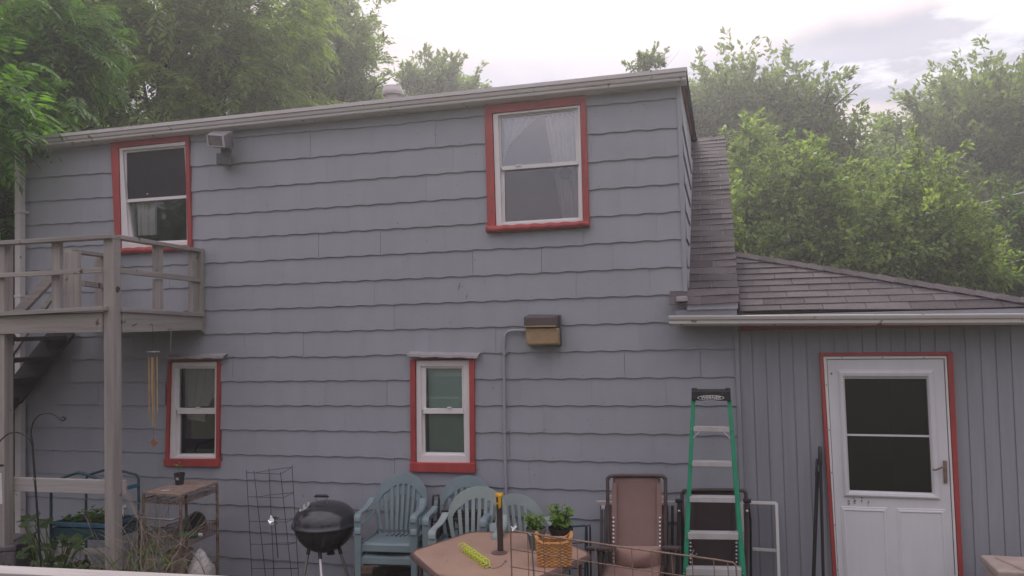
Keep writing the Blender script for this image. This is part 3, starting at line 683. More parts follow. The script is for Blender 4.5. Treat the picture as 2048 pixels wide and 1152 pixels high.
# upright boards of the wing wall
x = XR+.024; i = 0
while x < XW-.03:
    x1 = min(x+.1016-.008, XW)
    segs = [(GZ, fz0-.001)]
    if x1 > DH[0]-.02 and x < DH[1]+.09:
        segs = [(DH[3], fz0-.001)]
        if x < DH[0]-.0 or x1 > DH[1]+.05: segs = [(GZ, fz0-.001)]
    for z0, z1 in segs:
        MB().box(x, x1, -.012-random.uniform(0,.0012), -.006, z0, z1).build('siding_board', M['plank'], house, bevel=.0015)
    x += .1016

# ---------------- door
def dq(q): return q
leaf = DOOR['leaf']; gq = [(1687.4,755),(1851,755),(1862.4,984.4),(1698,979)]
gs = [(1674,738.6),(1864,738.6),(1878.4,997.5),(1685.8,991.4)]
def hexq(q, y0, y1): P = [xz(*p) for p in q]; return MB().hexa([(p[0],y0,p[1]) for p in P], [(p[0],y1,p[1]) for p in P])
dl = MB()
# door leaf around the glass: four pieces
for b in ringbars(leaf, gq, -.035, .012, '', None, None): dl.add(b.v, b.f)
door = dl.build('door', M['door'], house)
for b in ringbars(DOOR['red'], grow(DOOR['jamb'], -1), -.050, -.005, '', None, None, sides='tlr'): b.build('casing', M['red'], door, bevel=.002)
for b in ringbars(DOOR['jamb'], [(leaf[0][0]-1.3,leaf[0][1]-1.6),(leaf[1][0]+1.6,leaf[1][1]-1.6),(leaf[2][0]+1.6,leaf[2][1]),(leaf[3][0]-1.3,leaf[3][1])], -.044, .01, '', None, None, sides='tlr'): b.build('door_frame', M['white'], door, bevel=.002)
def moulding(outer, inner, y0, y1, mt, name, parent):
    # raised bevelled frame: outer edge low, crest, inner edge low
    O = [Vector((xz(*p)[0], 0, xz(*p)[1])) for p in outer]; I = [Vector((xz(*p)[0], 0, xz(*p)[1])) for p in inner]
    mb = MB(); prof = [(0, 0), (.15, .7), (.4, 1), (.75, .8), (.9, .35), (1, 0)]
    vs = []
    for t, h in prof:
        for a, b in zip(O, I): p = a.lerp(b, t); vs.append((p.x, y0+(y1-y0)*h, p.z))
    fs = [(i*4+j, i*4+(j+1) % 4, (i+1)*4+(j+1) % 4, (i+1)*4+j) for i in range(len(prof)-1) for j in range(4)]
    return mb.add(vs, fs).build(name, mt, parent)
moulding(gs, gq, -.0352, -.056, M['door'], 'glazing_frame', door)
pane(gq, -.02, M['glass_dark'], door)
hexq([(1691.5,866.8),(1858,869.5),(1858.2,873.2),(1691.7,870.4)], -.032, -.012).build('glazing_bar', M['door'], door, bevel=.001)
hexq([(1687.6,752.5),(1851,752.5),(1851.1,756.5),(1687.7,756.5)], -.034, -.012).build('glazing_bar', M['print'], door)
for q in ([(1689,1019.5),(1763.6,1022.3),(1770.5,1180),(1698,1178)], [(1800.5,1023),(1878.4,1025.4),(1888,1183),(1808,1181)]):
    moulding(q, grow(q, -6.5), -.0352, -.046, M['door'], 'door_panel', door)
    hexq(grow(q, -9), -.0405, -.030).build('door_panel_field', M['door'], door, bevel=.004)
hexq([(1883,919),(1890.5,919),(1892,964),(1884.6,964)], -.047, -.034).build('handle_plate', M['rust'], door, bevel=.003)
MB().tube(smooth_path([at(1887.5,934,-.06), at(1886,934,-.085), at(1879,937,-.088), at(1870,940,-.088), at(1865.5,938.5,-.086)], 5), .0065, 8).build('door_handle', M['rust'], door, smooth=True)
# peeled tape spots
rp_ = random.Random(3)
for (cx, cy, w_, h_) in ((1697,1001,3,9),(1709,1003,3,8),(1723,1000,3,7),(1736,1009,3,8),(1703,1030,6,7),(1716,1032,4,6),(1706,1047,6,5),(1663,747,3,1.5)):
    mb = MB()
    for j in range(11):
        p = at(cx+rp_.uniform(-w_,w_)*.6, cy+rp_.uniform(-h_,h_), -.0362); r0 = rp_.uniform(.0016,.005)
        pts = [(p.x+r0*rp_.uniform(.5,1.2)*math.cos(a), -.0362, p.z+r0*1.5*rp_.uniform(.5,1.2)*math.sin(a)) for a in np.linspace(0, 5.5, 7)]
        mb.add(pts, [tuple(range(7))])
    mb.build('tape_residue', M['peel'], door)
for py in (770, 860, 945, 1050, 1140):
    p = at(1649.5+(py-712)*.0605, py, -.045); MB().box(p.x-.004, p.x+.004, -.0475, -.044, p.z-.004, p.z+.004).build('screw', M['steel'], door)
for px in (1684, 1765, 1848):
    p = at(px, 715, -.045); MB().box(p.x-.004, p.x+.004, -.0475, -.044, p.z-.004, p.z+.004).build('screw', M['steel'], door)
MB().box(DH[0]-.02, DH[1]+.09, -.16, .02, GZ, .135).build('door_step', M['cap'], house, bevel=.005)

# nail heads in the shingles
mb = MB(); rn = random.Random(5)
for k in range(0, 17):
    for x in np.arange(XL+.1, XC if k < 9 else XR-.1, .2):
        if rn.random() < .33:
            xx = x+rn.uniform(-.05,.05); z = zline(xx, k)+.018+rn.uniform(-.003,.008)
            if any(h[0]-.1 < xx < h[1]+.1 and h[2]-.1 < z < h[3]+.1 for h in HOLES) or z > ztop_main(xx)-.1: continue
            r0 = rn.uniform(.0018,.0036); mb.add([(xx+r0*math.cos(a), -.0265, z+r0*math.sin(a)) for a in np.linspace(0,5.2,6)], [tuple(range(6))])
mb.build('nail_heads', M['lampbrown'], house, kind='stuff')
# chips and small slits in the siding
for px, py, a, l in ((1088,860,40,5),(534,411,80,4),(933,593,75,7),(918,573,70,9),(694,598,88,3)):
    p = at(px, py, -.029); d = Vector((math.cos(R(a)),0,math.sin(R(a))))*l/215; e_ = Vector((-d.z,0,d.x))*.12
    MB().add([p-d, p+e_, p+d, p-e_], [(0,1,2,3)]).build('chip', M['peel'] if px != 534 else M['black'], house)

# ------------------------------------------------------------------ balcony landing and stairs
DX, DY, DZ = -4.76, -1.15, 2.475        # outer corner and floor level of the landing
deck = thing('wooden_balcony', 'weathered grey wooden landing with railings on tall posts under the upper left window', 'balcony', (-5.3, -.6, GZ))
PW = .092
pX = at(225, 640, DY).x; PB = at(9, 640, DY).x
ptop = at(225, 476, DY).z
MB().box(pX-PW/2, pX+PW/2, DY-PW/2, DY+PW/2, GZ-.1, ptop).build('post', M['wood_z'], deck, bevel=.004)
MB().box(PB-PW/2, PB+PW/2, DY-PW/2, DY+PW/2, GZ-.1, at(9, 486, DY).z).build('post', M['wood_z'], deck, bevel=.004)
zf = lambda py: at(120, py, DY).z
# front rails
def bm_(p, q, w_, h_, nm, mt='wood_x'): return MB().beam(p, q, w_, h_).build(nm, M[mt], deck, bevel=.003)
tz0, tz1 = at(0, 485, DY-.05).z, at(225, 473, DY-.05).z
bm_((PB-.3, DY-.03, tz0-.005), (pX+.05, DY-.03, tz1+.0), .105, .034, 'top_rail')
bm_((PB-.02, DY-PW/2-.02, at(12,552,DY).z), (pX-.045, DY-.03-.02, at(210,541,DY).z), .038, .038, 'middle_rail')
bm_((PB-.08, DY-PW/2-.0, at(0,629,DY).z), (pX+.0, DY-PW/2-.012, at(220,617,DY).z), .10, .034, 'bottom_rail')
jm = (at(30,650,DY-.03).z)
MB().hexa([(PB+.0,DY-.062,at(10,668,DY-.05).z),(pX-.052,DY-.062,at(208,664,DY-.05).z),(pX-.052,DY-.062,at(208,626,DY-.05).z),(PB+.0,DY-.062,at(10,632,DY-.05).z)], [(PB,DY-.02,at(10,668,DY-.05).z),(pX-.052,DY-.02,at(208,664,DY-.05).z),(pX-.052,DY-.02,at(208,626,DY-.05).z),(PB,DY-.02,at(10,632,DY-.05).z)]).build('joist', M['wood_x'], deck, bevel=.003)
bx = at(115, 560, DY).x
MB().box(bx-.042, bx+.042, DY-.02, DY+.02, at(115,620,DY).z, at(115,548,DY).z).build('baluster', M['wood_z'], deck, bevel=.003)
MB().box(bx-.042, bx+.042, DY-.02, DY+.02, at(115,546,DY).z, at(115,481,DY).z).build('baluster', M['wood_z'], deck, bevel=.003)
# side (towards the right) rails, from the corner post back to the wall
XS = pX+.02
ZS = lambda px, py: onx(px, py, XS).z
y1_ = onx(392, 500, XS).y
def side(z0, z1, w_, h_, nm, x=XS, yb=-.05): return MB().beam((x, DY+.03, z0), (x, yb, z1), w_, h_).build(nm, M['wood_y'], deck, bevel=.003)
side(ZS(240,474)-.005, ZS(395,500)-.005, .085, .034, 'top_rail')
side(ZS(245,542), ZS(395,560), .04, .045, 'middle_rail', XS+.012)
side(ZS(245,620), ZS(400,630), .05, .035, 'bottom_rail', XS+.035)
zb0, zb1 = ZS(245,622)-.005, ZS(245,665)
MB().box(XS+.0, XS+.04, DY+.05, -.028, zb1, zb0).build('joist', M['wood_y'], deck, bevel=.003)
ym = onx(318, 560, XS).y
MB().box(XS-.035, XS+.01, ym-.045, ym+.045, ZS(318,618), ZS(318,558)).build('baluster', M['wood_z'], deck, bevel=.003)
MB().box(XS-.035, XS+.01, ym-.045, ym+.045, ZS(318,550), ZS(318,491)).build('baluster', M['wood_z'], deck, bevel=.003)
MB().box(XS-.035, XS+.01, -.165, -.075, ZS(388,628), ZS(388,504)).build('baluster', M['wood_z'], deck, bevel=.003)
MB().box(XS-.0, XS+.045, -.072, -.028, ZS(398,664), ZS(398,498)).build('wall_post', M['wood_z'], deck, bevel=.003)
# floor boards (seen from below and between)
y = DY-.01; zfl = zb0-.0
while y < -.05:
    MB().box(PB-.1, XS-.002, y, min(y+.13, -.03), zfl-.035, zfl).build('floor_board', M['wood_x'], deck); y += .138
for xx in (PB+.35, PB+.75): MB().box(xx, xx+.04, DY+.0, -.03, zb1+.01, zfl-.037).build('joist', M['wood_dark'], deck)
# newel post and short rail at the head of the stairs
nY = -.62
n0 = at(146, 560, nY); MB().box(n0.x-.075, n0.x+.075, nY-.02, nY+.02, zfl+.002, at(146, 504, nY).z).build('newel_post', M['wood_z'], deck, bevel=.004)
q0, q1 = at(130, 500, nY-.01), at(208, 510, -.10)
MB().beam((n0.x-.06, nY, q0.z-.005), (at(215,512,-.12).x, -.12, at(215,512,-.12).z), .09, .034).build('top_rail', M['wood_x'], deck, bevel=.003)
MB().beam((n0.x+.07, nY+.03, at(160,566,nY).z), (at(210,573,-.12).x, -.12, at(210,573,-.12).z), .04, .05).build('middle_rail', M['wood_x'], deck, bevel=.003)
nn_ = at(200, 560, -.14); MB().box(nn_.x-.045, nn_.x+.045, -.16, -.12, zfl, nn_.z+.26).build('baluster', M['wood_z'], deck, bevel=.003)
# stairs run down to the left along the wall
s0 = at(150, 668, -.14); s1 = at(22, 832, -.14); dS = (s1-s0)
for yy in (-.80, -.12):
    hh_ = .24; a = Vector((s0.x-.62*hh_*.5-.04, yy, s0.z+.62*hh_*.5)); b = a+dS*2.45
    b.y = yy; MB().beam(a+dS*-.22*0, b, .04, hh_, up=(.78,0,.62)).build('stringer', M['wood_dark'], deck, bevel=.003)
k = 0
sx, sz = s0.x-.12, zfl
while sz > .3:
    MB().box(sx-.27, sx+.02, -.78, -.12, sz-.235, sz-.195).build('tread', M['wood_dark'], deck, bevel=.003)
    sx -= .2*abs(dS.x)/abs(dS.z)*1.0; sz -= .2
hr0, hr1 = at(106, 552, -.74), at(38, 624, -.74); dH = hr1-hr0
MB().beam(hr0+dH*-.02, hr1+dH*1.6, .04, .09, up=(.7,0,.7)).build('handrail', M['wood_x'], deck, bevel=.003)
hr0, hr1 = at(104, 594, -.14), at(84, 622, -.14); dH = hr1-hr0
MB().beam(hr0+dH*-.05, hr1+dH*3, .03, .05, up=(.7,0,.7)).build('handrail', M['wood_x'], deck, bevel=.003)
# cross board between the two posts
c0, c1 = at(18, 972, DY), at(238, 978, DY)
MB().beam((PB-.02, DY+.075, c0.z), (pX+.06, DY+.06, c1.z), .038, .115).build('cross_board', M['wood_pale'], deck, bevel=.004)

# hooks and wind chime on the side joist
def yz(px, py, X): p = onx(px, py, X); return p
p = onx(303, 650, XS+.055)
ch = thing('wind_chime', 'brass tube wind chime with clay diamond hanging from the balcony', 'wind chime', tuple(p))
MB().tube([(p.x-.015,p.y,p.z+.0),(p.x+.02,p.y-.02,p.z+.012),(p.x+.012,p.y,p.z-.006)], .0022, 5).build('hook', M['black'], ch)
top = onx(301, 704, p.x).z; pc = Vector((p.x+.012, p.y, top))
MB().tube([(pc.x,pc.y,p.z),(pc.x,pc.y,top)], .0015, 5).build('cord', M['black'], ch)
MB().lathe([(0,-.004),(.05,-.004),(.052,0),(.05,.005),(0,.006)], pc, 20).build('disc', M['cap'], ch, smooth=True)
for j, (dx, yb) in enumerate(((-.028,838),(-.010,856),(.010,852),(.026,826),(.0,790))):
    zz = onx(300, yb, p.x).z; MB().tube([(pc.x+dx*.9, pc.y+(.02 if j % 2 else -.02), top-.045),(pc.x+dx*.9, pc.y+(.02 if j % 2 else -.02), zz)], .0052, 8).build('chime_tube', M['brass'], ch, smooth=True)
zd = onx(301, 886, p.x).z
MB().tube([pc, (pc.x, pc.y, zd+.03)], .001, 4).build('cord', M['black'], ch)
MB().prism([(pc.x-.037,pc.y,zd),(pc.x,pc.y,zd-.037),(pc.x+.037,pc.y,zd),(pc.x,pc.y,zd+.037)], (0,.008,0)).build('wind_catcher', M['clay'], ch, bevel=.002)
p = onx(338, 659, XS+.05)
hk = MB().tube([(p.x-.01,p.y,p.z+.004),(p.x+.03,p.y,p.z+.006),(p.x+.022,p.y+.0,p.z-.01)], .0035, 6).tube([(p.x+.022,p.y,p.z-.0),(p.x+.022,p.y-.015,p.z-.20)], [.005,.0025], 6).build('hanging_rod', M['steel'], None)
tag(hk, 'thin metal rod dangling from a hook under the balcony rim', 'rod')
p = onx(267, 650, XS+.05); tag(MB().tube([(p.x-.015,p.y,p.z-.01),(p.x+.02,p.y,p.z+.004),(p.x+.02,p.y+.02,p.z+.012)], .003, 6).build('screw_hook', M['black'], None), 'empty bent hook screwed in the balcony rim near the corner post', 'hook')

# ------------------------------------------------------------------ lamps on the wall, conduit
fl = thing('flood_light', 'grey box floodlight on a bracket beside the upper left window', 'floodlight', tuple(at(450, 290, 0)))
f_ = [at(413,269,-.36), at(447,271,-.36), at(450,295,-.36), at(416,293,-.36)]
b_ = [at(424,262,-.15), at(466,261,-.15), at(468,296,-.15), at(430,296,-.15)]
hs = MB().hexa([f_[3],f_[2],f_[1],f_[0]], [b_[3],b_[2],b_[1],b_[0]]).build('housing', M['lampgrey'], fl, bevel=.008)
cc = sum(f_, Vector())/4
li = [cc+(v-cc)*.86+Vector((0,-.004,0)) for v in f_]
MB().hexa([li[3],li[2],li[1],li[0]], [v+Vector((0,.02,0)) for v in (li[3],li[2],li[1],li[0])]).build('lens', M['lens'], hs, bevel=.003)
rr = [cc+(v-cc)*.98+Vector((0,-.010,0)) for v in f_]; ri = [cc+(v-cc)*.84+Vector((0,-.010,0)) for v in f_]
mb = MB()
for i in range(4):
    j = (i+1) % 4; o = Vector((0,.018,0)); mb.hexa([rr[i],rr[j],ri[j],ri[i]], [rr[i]+o,rr[j]+o,ri[j]+o,ri[i]+o])
mb.build('lens_frame', M['cap'], hs)
q = [at(441,296,-.17), at(459,296,-.17), at(460,329,-.17), at(443,328,-.17)]
MB().hexa([q[3],q[2],q[1],q[0]], [v+Vector((0,.035,0)) for v in (q[3],q[2],q[1],q[0])]).build('bracket', M['lampgrey'], fl, bevel=.004)
pb = at(455, 322, -.03); MB().box(pb.x-.05, pb.x+.05, -.14, -.027, pb.z-.05, pb.z+.06).build('junction_box', M['lampgrey'], fl, bevel=.01)

wl = thing('wall_light', 'brown box wall light with yellowed lens at the end of the conduit', 'wall light', tuple(at(1085, 660, 0)))
def hexp(q, y0, y1, q2=None):
    a = [at(*p, y0) for p in q]; b = [at(*p, y1) for p in (q2 or q)]; return MB().hexa([a[3],a[2],a[1],a[0]], [b[3],b[2],b[1],b[0]])
hexp([(1055,629),(1122,629),(1124,692),(1057,692)], -.075, -.026).build('back_box', M['lampbrown'], wl, bevel=.008)
hexp([(1047,633),(1112,632),(1112,653),(1048,654)], -.20, -.075, [(1051,631),(1118,630),(1118,656),(1051,657)]).build('hood', M['lampbrown'], wl, bevel=.012)
hexp([(1048,651.5),(1112,650.5),(1112,653.5),(1048,654.5)], -.208, -.19).build('trim_strip', M['amber'], wl)
hexp([(1050,656),(1117,655.5),(1116,688),(1053,690)], -.185, -.075, [(1054,656),(1120,656),(1121,691),(1056,692)]).build('lens', M['amber'], wl, bevel=.012)
for px in (1055, 1112):
    p = at(px, 660, -.19); MB().lathe([(0,-.003),(.005,-.003),(.005,.003),(0,.003)], p, 8).build('screw', M['steel'], wl)
cd = [at(1052,661,-.045), at(1030,661,-.045), at(1018,663,-.045), at(1011,669,-.045), at(1008.5,680,-.045), at(1008,700,-.045), at(1009,860,-.045), at(1012.5,1000,-.045), at(1014,1160,-.045)]
cdo = MB().tube(smooth_path(cd[:6], 4)+cd[6:], .0125, 10).build('conduit', M['siding'], None, smooth=True)
tag(cdo, 'painted grey conduit pipe running from the brown wall light down to the ground', 'conduit')
for (px, py) in ((1008.3,704),(1009,861),(1048,661)):
    p = at(px, py, -.045)
    if px < 1040: MB().box(p.x-.02, p.x+.032, -.048, -.026, p.z-.010, p.z+.010).build('pipe_clip', M['siding'], cdo, bevel=.004); MB().tube([(p.x,-.045,p.z-.022),(p.x,-.045,p.z+.022)], .0165, 10).build('coupling', M['siding'], cdo, smooth=True)
    else: MB().tube([(p.x-.02,-.045,p.z),(p.x+.03,-.045,p.z)], .0175, 10).build('coupling', M['siding'], cdo, smooth=True)

# ------------------------------------------------------------------ shepherd hooks and small things at the left edge
YS = -1.75
def P(px, py, Y=YS): return at(px, py, Y)
sh = thing('shepherd_hook', 'black double shepherd hook standing before the left balcony posts', 'garden hook', tuple(P(81,1130)))
MB().tube([P(83,1150), P(77,1060), P(70,960), P(65,890), P(62.6,873)], .0075, 8).build('pole', M['black'], sh, smooth=True)
MB().tube(smooth_path([P(62.6,874), P(62,862), P(66,846), P(76,832), P(92,826), P(108,829), P(118,837), P(126,841), P(131,837), P(128,833), P(123,836)], 5), .0055, 8).build('hook', M['black'], sh, smooth=True)
MB().tube(smooth_path([P(66,900), P(62,884), P(52,872), P(36,865), P(18,867), P(4,878), P(-6,890)], 5), .0055, 8).build('hook', M['black'], sh, smooth=True)
MB().lathe([(.010,-.012),(.012,0),(.010,.012)], P(69,958), 8).build('collar', M['steel'], sh)
st_ = thing('white_strip', 'white plastic strip hanging from a black clip at the far left edge', 'strip', tuple(P(2,980,-1.5)))
MB().hexa([P(-2,1008,-1.5),P(5,1008,-1.5),P(3,946,-1.5),P(-4,946,-1.5)], [P(-2,1008,-1.48),P(5,1008,-1.48),P(3,946,-1.48),P(-4,946,-1.48)]).build('strip', M['print'], st_, bevel=.002)
MB().hexa([P(-6,934,-1.52),P(8,933,-1.52),P(8,929,-1.52),P(-6,928,-1.52)], [P(-6,934,-1.47),P(8,933,-1.47),P(8,929,-1.47),P(-6,928,-1.47)]).build('clip', M['blackp'], st_, bevel=.002)

# grey storage box bottom left
def boxquad(px4, z, h): return [onz(px, py, z) for px, py in px4]
def storage(name, label, mt, top, z, lid_h, body_bottom, group=None):
    c = sum(top, Vector())/4
    t = thing(name, label, 'storage box', (c.x, c.y, GZ))
    ov = [c+(v-c)*1.03 for v in top]
    MB().prism([v-Vector((0,0,lid_h)) for v in top], (0,0,body_bottom-z+lid_h)).build('body', mt, t, bevel=.015)
    MB().prism([v for v in ov], (0,0,-lid_h)).build('lid', mt, t, bevel=.012)
    cin = [c+(v-c)*.80+Vector((0,0,.008)) for v in top]
    MB().prism(cin, (0,0,-.01)).build('lid_panel', mt, t, bevel=.006)
    return t
ft = [onz(-140,1104,.62), onz(30,1090,.62), onz(70,1067,.62), onz(-60,1064,.62)]
gb_ = storage('storage_box', 'dull grey plastic storage box with flat lid in the lower left corner', M['gbox'], ft, .62, .05, GZ)
zb = .52
bt = [onz(1968,1150,zb), onz(2110,1157,zb), onz(2110,1113,zb), onz(1963,1110,zb)]
bx_ = thing('storage_box', 'beige plastic storage box with lid against the boards right of the door', 'storage box', (bt[0].x, bt[0].y, GZ))
x0 = at(1964, 1108, -.35).x; zl_ = .665
MB().box(x0+.01, x0+1.0, -.67, -.36, GZ, zl_-.055).build('body', M['beige'], bx_, bevel=.02)
MB().prism([(x0-.01,-.70,zl_-.05),(x0+1.02,-.70,zl_-.05),(x0+1.02,-.33,zl_-.05),(x0-.01,-.33,zl_-.05)], (0,0,.05)).build('lid', M['beige'], bx_, bevel=.012)
MB().prism([(x0+.16,-.715,zl_-.03),(x0+.95,-.715,zl_-.03),(x0+.95,-.40,zl_-.03),(x0+.06,-.40,zl_-.03)], (0,0,.042)).build('lid_panel', M['beige'], bx_, bevel=.01)

# porch rail right below the camera
r0, r1 = onz(150,1137,1.35), onz(452,1151,1.35)
dr = (r1-r0).normalized(); pr_ = Vector((0,0,1)).cross(dr)
rail = thing('porch_railing', 'white weathered porch rail cap crossing the bottom left foreground', 'railing', (r0.x, r0.y, GZ))
a, b = r0-dr*1.6, r1+dr*.02
def cap(a, b, w0, z): return MB().prism([a+pr_*0, b+pr_*0, b-pr_*w0, a-pr_*w0], (0,0,-z))
cap(a, b, .10, .03).build('rail_cap', M['wood_pale'], rail, bevel=.005)
for t_ in (.1, .9):
    c_ = a.lerp(b, t_)-pr_*.05; MB().box(c_.x-.04, c_.x+.04, c_.y-.04, c_.y+.04, GZ, 1.318).build('post', M['wood_pale'], rail, bevel=.004)
MB().beam((a-pr_*.05)-Vector((0,0,.95)), (b-pr_*.05)-Vector((0,0,.95)), .04, .09).build('lower_rail', M['wood_pale'], rail, bevel=.004)

# ------------------------------------------------------------------ teal frame planter
tf = thing('planter_frame', 'teal tube planter frame with peaked ends standing behind the left posts', 'planter', tuple(at(180,1100,-.7)))
Yf, Yb = -.95, -.30
def endframe(xa, xm, xb, ya, ym, yb, Y, nm='end_frame'):
    pts = [at(xa,1150,Y), at(xa,ya+8,Y), at(xa+4,ya,Y), at(xm-6,ym+1,Y), at(xm,ym,Y), at(xm+6,ym+1,Y), at(xb-4,yb,Y), at(xb,yb+8,Y), at(xb+2,1150,Y)]
    MB().tube(pts, .012, 8).build(nm, M['tealtube'], tf, smooth=True)
endframe(102, 158, 214, 962, 945, 963, Yf); endframe(172, 222, 277, 950, 937, 950, Yb)
ta = [at(103,1048,Yf), at(215,1052,Yf), at(279,1034,Yb), at(173,1030,Yb)]
for i in range(4): MB().beam(ta[i], ta[(i+1) % 4], .02, .035).build('tray_rim', M['teal2'], tf, bevel=.004)
MB().prism([v-Vector((0,0,.03)) for v in ta], (0,0,-.09)).build('tray', M['tealtube'], tf, bevel=.004)
MB().prism([v+Vector((0,0,.003)) for v in [sum(ta,Vector())/4+(v-sum(ta,Vector())/4)*.96 for v in ta]], (0,0,-.02)).build('soil', M['soil'], tf)
MB().beam(at(238,980,Yb-.1), at(277,970,Yb-.02), .015, .035).build('brace', M['teal2'], tf, bevel=.003)
MB().beam(at(104,1100,Yf), at(214,1104,Yf), .03, .05).build('lower_shelf', M['wood_pale'], tf, bevel=.003)

def leafcard(c, d, n, l, w_):
    c, d, n = Vector(c), Vector(d).normalized(), Vector(n); s_ = d.cross(n).normalized(); n = s_.cross(d)
    return [c, c+d*l*.3+s_*w_*.5+n*w_*.12, c+d*l*.7+s_*w_*.38+n*w_*.06, c+d*l, c+d*l*.7-s_*w_*.38+n*w_*.06, c+d*l*.3-s_*w_*.5+n*w_*.12]
def addleaf(mb, c, d, n, l, w_):
    v = leafcard(c, d, n, l, w_); mb.add(v, [(0,1,2,3),(0,3,4,5)])
rl = random.Random(21)
def seedlings(center, nx, spread, hh, mb):
    for i in range(nx):
        c = center+Vector((rl.uniform(-1,1)*spread[0], rl.uniform(-1,1)*spread[1], 0)); h = hh*rl.uniform(.5,1.1)
        for j in range(4):
            a = rl.random()*6.28; addleaf(mb, c+Vector((0,0,h*rl.uniform(.4,1))), (math.cos(a), math.sin(a), rl.uniform(-.2,.6)), (0,0,1), rl.uniform(.03,.06), rl.uniform(.02,.035))
ct = sum(ta, Vector())/4
mb = MB(); seedlings(ct, 60, (.24,.22), .08, mb); tag(mb.build('seedlings', M['leaf_near'], None), 'low green seedlings growing in the teal planter tray', 'seedlings', None)['kind'] = 'stuff'
# leafy squash plant
sq = thing('squash_plant', 'broad leaved green plant growing under the teal planter by the grey box', 'plant', tuple(at(100,1130,-1.0)))
stm, lv = MB(), []
for i in range(46):
    px, py, Y = rl.uniform(42,175), rl.uniform(1030,1135), rl.uniform(-1.5,-.75)
    if px > 130 and py < 1060: py += 40
    c = at(px, py, Y); base = Vector((at(105,1150,-1.1).x+rl.uniform(-.1,.1), -1.1, GZ))
    stm.tube(smooth_path([base, base.lerp(c,.5)+Vector((0,0,.1)), c], 3), .005, 5)
    a = rl.random()*6.28; nrm_ = Vector((rl.uniform(-.5,.5), rl.uniform(-.9,.0), 1)).normalized(); d = Vector((math.cos(a), math.sin(a), 0)); d = (d-nrm_*d.dot(nrm_)).normalized(); s_ = nrm_.cross(d)
    r0 = rl.uniform(.03,.065); pts = []
    for t in range(15):
        an_ = -2.75+5.5*t/14; rr_ = r0*(1+.16*math.cos(an_*5))*(1+.15*math.cos(an_)); pts.append(c+d*rr_*math.cos(an_)+s_*rr_*math.sin(an_)+nrm_*(-.25*rr_*abs(math.sin(an_*2.5))))
    MB().add([c]+pts, [(0,t+1,t+2) for t in range(14)]).build('leaf', M['leaf_dark'], sq)
stm.build('stems', M['gstem'], sq)
# dry weeds
wd = MB(); wg = MB()
for i in range(150):
    px = rl.choice([rl.gauss(285,30), rl.gauss(225,40), rl.uniform(165,440)]); Y = rl.uniform(-1.6,-.75)
    b0 = at(px, 1150, Y); b0.z = GZ; h = rl.uniform(.5,1.0)*(1.12 if 250 < px < 320 else .85)
    d = Vector((rl.uniform(-.35,.35), rl.uniform(-.2,.2), 1)); q = [b0]; cur = b0.copy()
    for j in range(6):
        d = (d+Vector((rl.uniform(-.4,.4), rl.uniform(-.3,.3), rl.uniform(-.5,.15)*(j/3)))).normalized(); cur = cur+d*h/5; q.append(cur.copy())
    (wg if rl.random() < .28 else wd).tube(q, [.0030,.0028,.0025,.0022,.0018,.0014,.001], 4)
    if rl.random() < .5:
        k_ = rl.randint(2,4); e_ = Vector((rl.uniform(-1,1), rl.uniform(-.4,.4), rl.uniform(.1,1))).normalized(); (wd).tube([q[k_], q[k_]+e_*h*.2, q[k_]+e_*h*.33+Vector((0,0,-.02))], [.0018,.0014,.0008], 4)
tag(wd.build('dry_weeds', M['stem'], None), 'tangle of dry brown stalks around the balcony post and wire cart', 'weeds')['kind'] = 'stuff'
for i in range(190):
    px = rl.gauss(290,40); Y = rl.uniform(-1.5,-.8); b0 = at(px,1150,Y); b0.z = GZ+rl.random()*.62; a = rl.random()*6.28
    addleaf(wg, b0, (math.cos(a),math.sin(a),rl.uniform(.2,1.5)), (0,-.3,1), rl.uniform(.04,.13), rl.uniform(.006,.014))
tag(wg.build('green_weeds', M['leaf_olive'], None), 'fresh green weeds and grass blades at the foot of the wire cart', 'weeds')['kind'] = 'stuff'

# ------------------------------------------------------------------ rusty wire cart
zt = 1.02
K = [onz(287,989,zt), onz(361,994,zt), onz(434,968,zt), onz(372,965,zt)]
cart = thing('wire_cart', 'rusty wire shelf cart with chipboard top and wire baskets beneath the lower left window', 'cart', (K[1].x, K[1].y, GZ))
cK = sum(K, Vector())/4
MB().prism([cK+(v-cK)*1.03 for v in K], (0,0,.022)).build('top_board', M['particle'], cart, bevel=.003)
for v in K:
    MB().tube([(v.x,v.y,GZ+.03),(v.x,v.y,zt+.0)], .0125, 8).build('post', M['rust'], cart, smooth=True)
    MB().lathe([(0,-.03),(.022,-.03),(.026,-.01),(.018,.01),(0,.012)], (v.x,v.y,GZ+.035), 10).build('foot', M['blackp'], cart)
def basket(z0, z1, nm):
    lo = [Vector((v.x,v.y,z0)) for v in K]; hi = [Vector((v.x,v.y,z1)) for v in K]; mb = MB()
    for a_, b_ in ((lo,.003),(hi,.0045)): mb.tube([*a_], b_, 6, closed=True)
    if z1-z0 > .05: mb.tube([v-Vector((0,0,.03)) for v in hi], .003, 5, closed=True)
    for i in range(4):
        j = (i+1) % 4; n = 22 if i % 2 else 12
        for t in range(1, n):
            a_ = lo[i].lerp(lo[j], t/n); b_ = hi[i].lerp(hi[j], t/n); mb.beam(a_, b_, .0026, .0026)
        for t in range(0, n*1):
            u_ = hi[i].lerp(hi[j], t/n); w_ = hi[i].lerp(hi[j], (t+1)/n); dn = Vector((0,0,-.03)); mb.beam(u_+(dn if t % 2 else Vector()), w_+(Vector() if t % 2 else dn), .0026, .0026)
    for t in range(1, 16): mb.beam(lo[0].lerp(lo[3], t/16), lo[1].lerp(lo[2], t/16), .0028, .0028)
    for t in (.33,.66): mb.beam(lo[0].lerp(lo[1], t), lo[3].lerp(lo[2], t), .004, .004)
    mb.build(nm, M['rust'], cart)
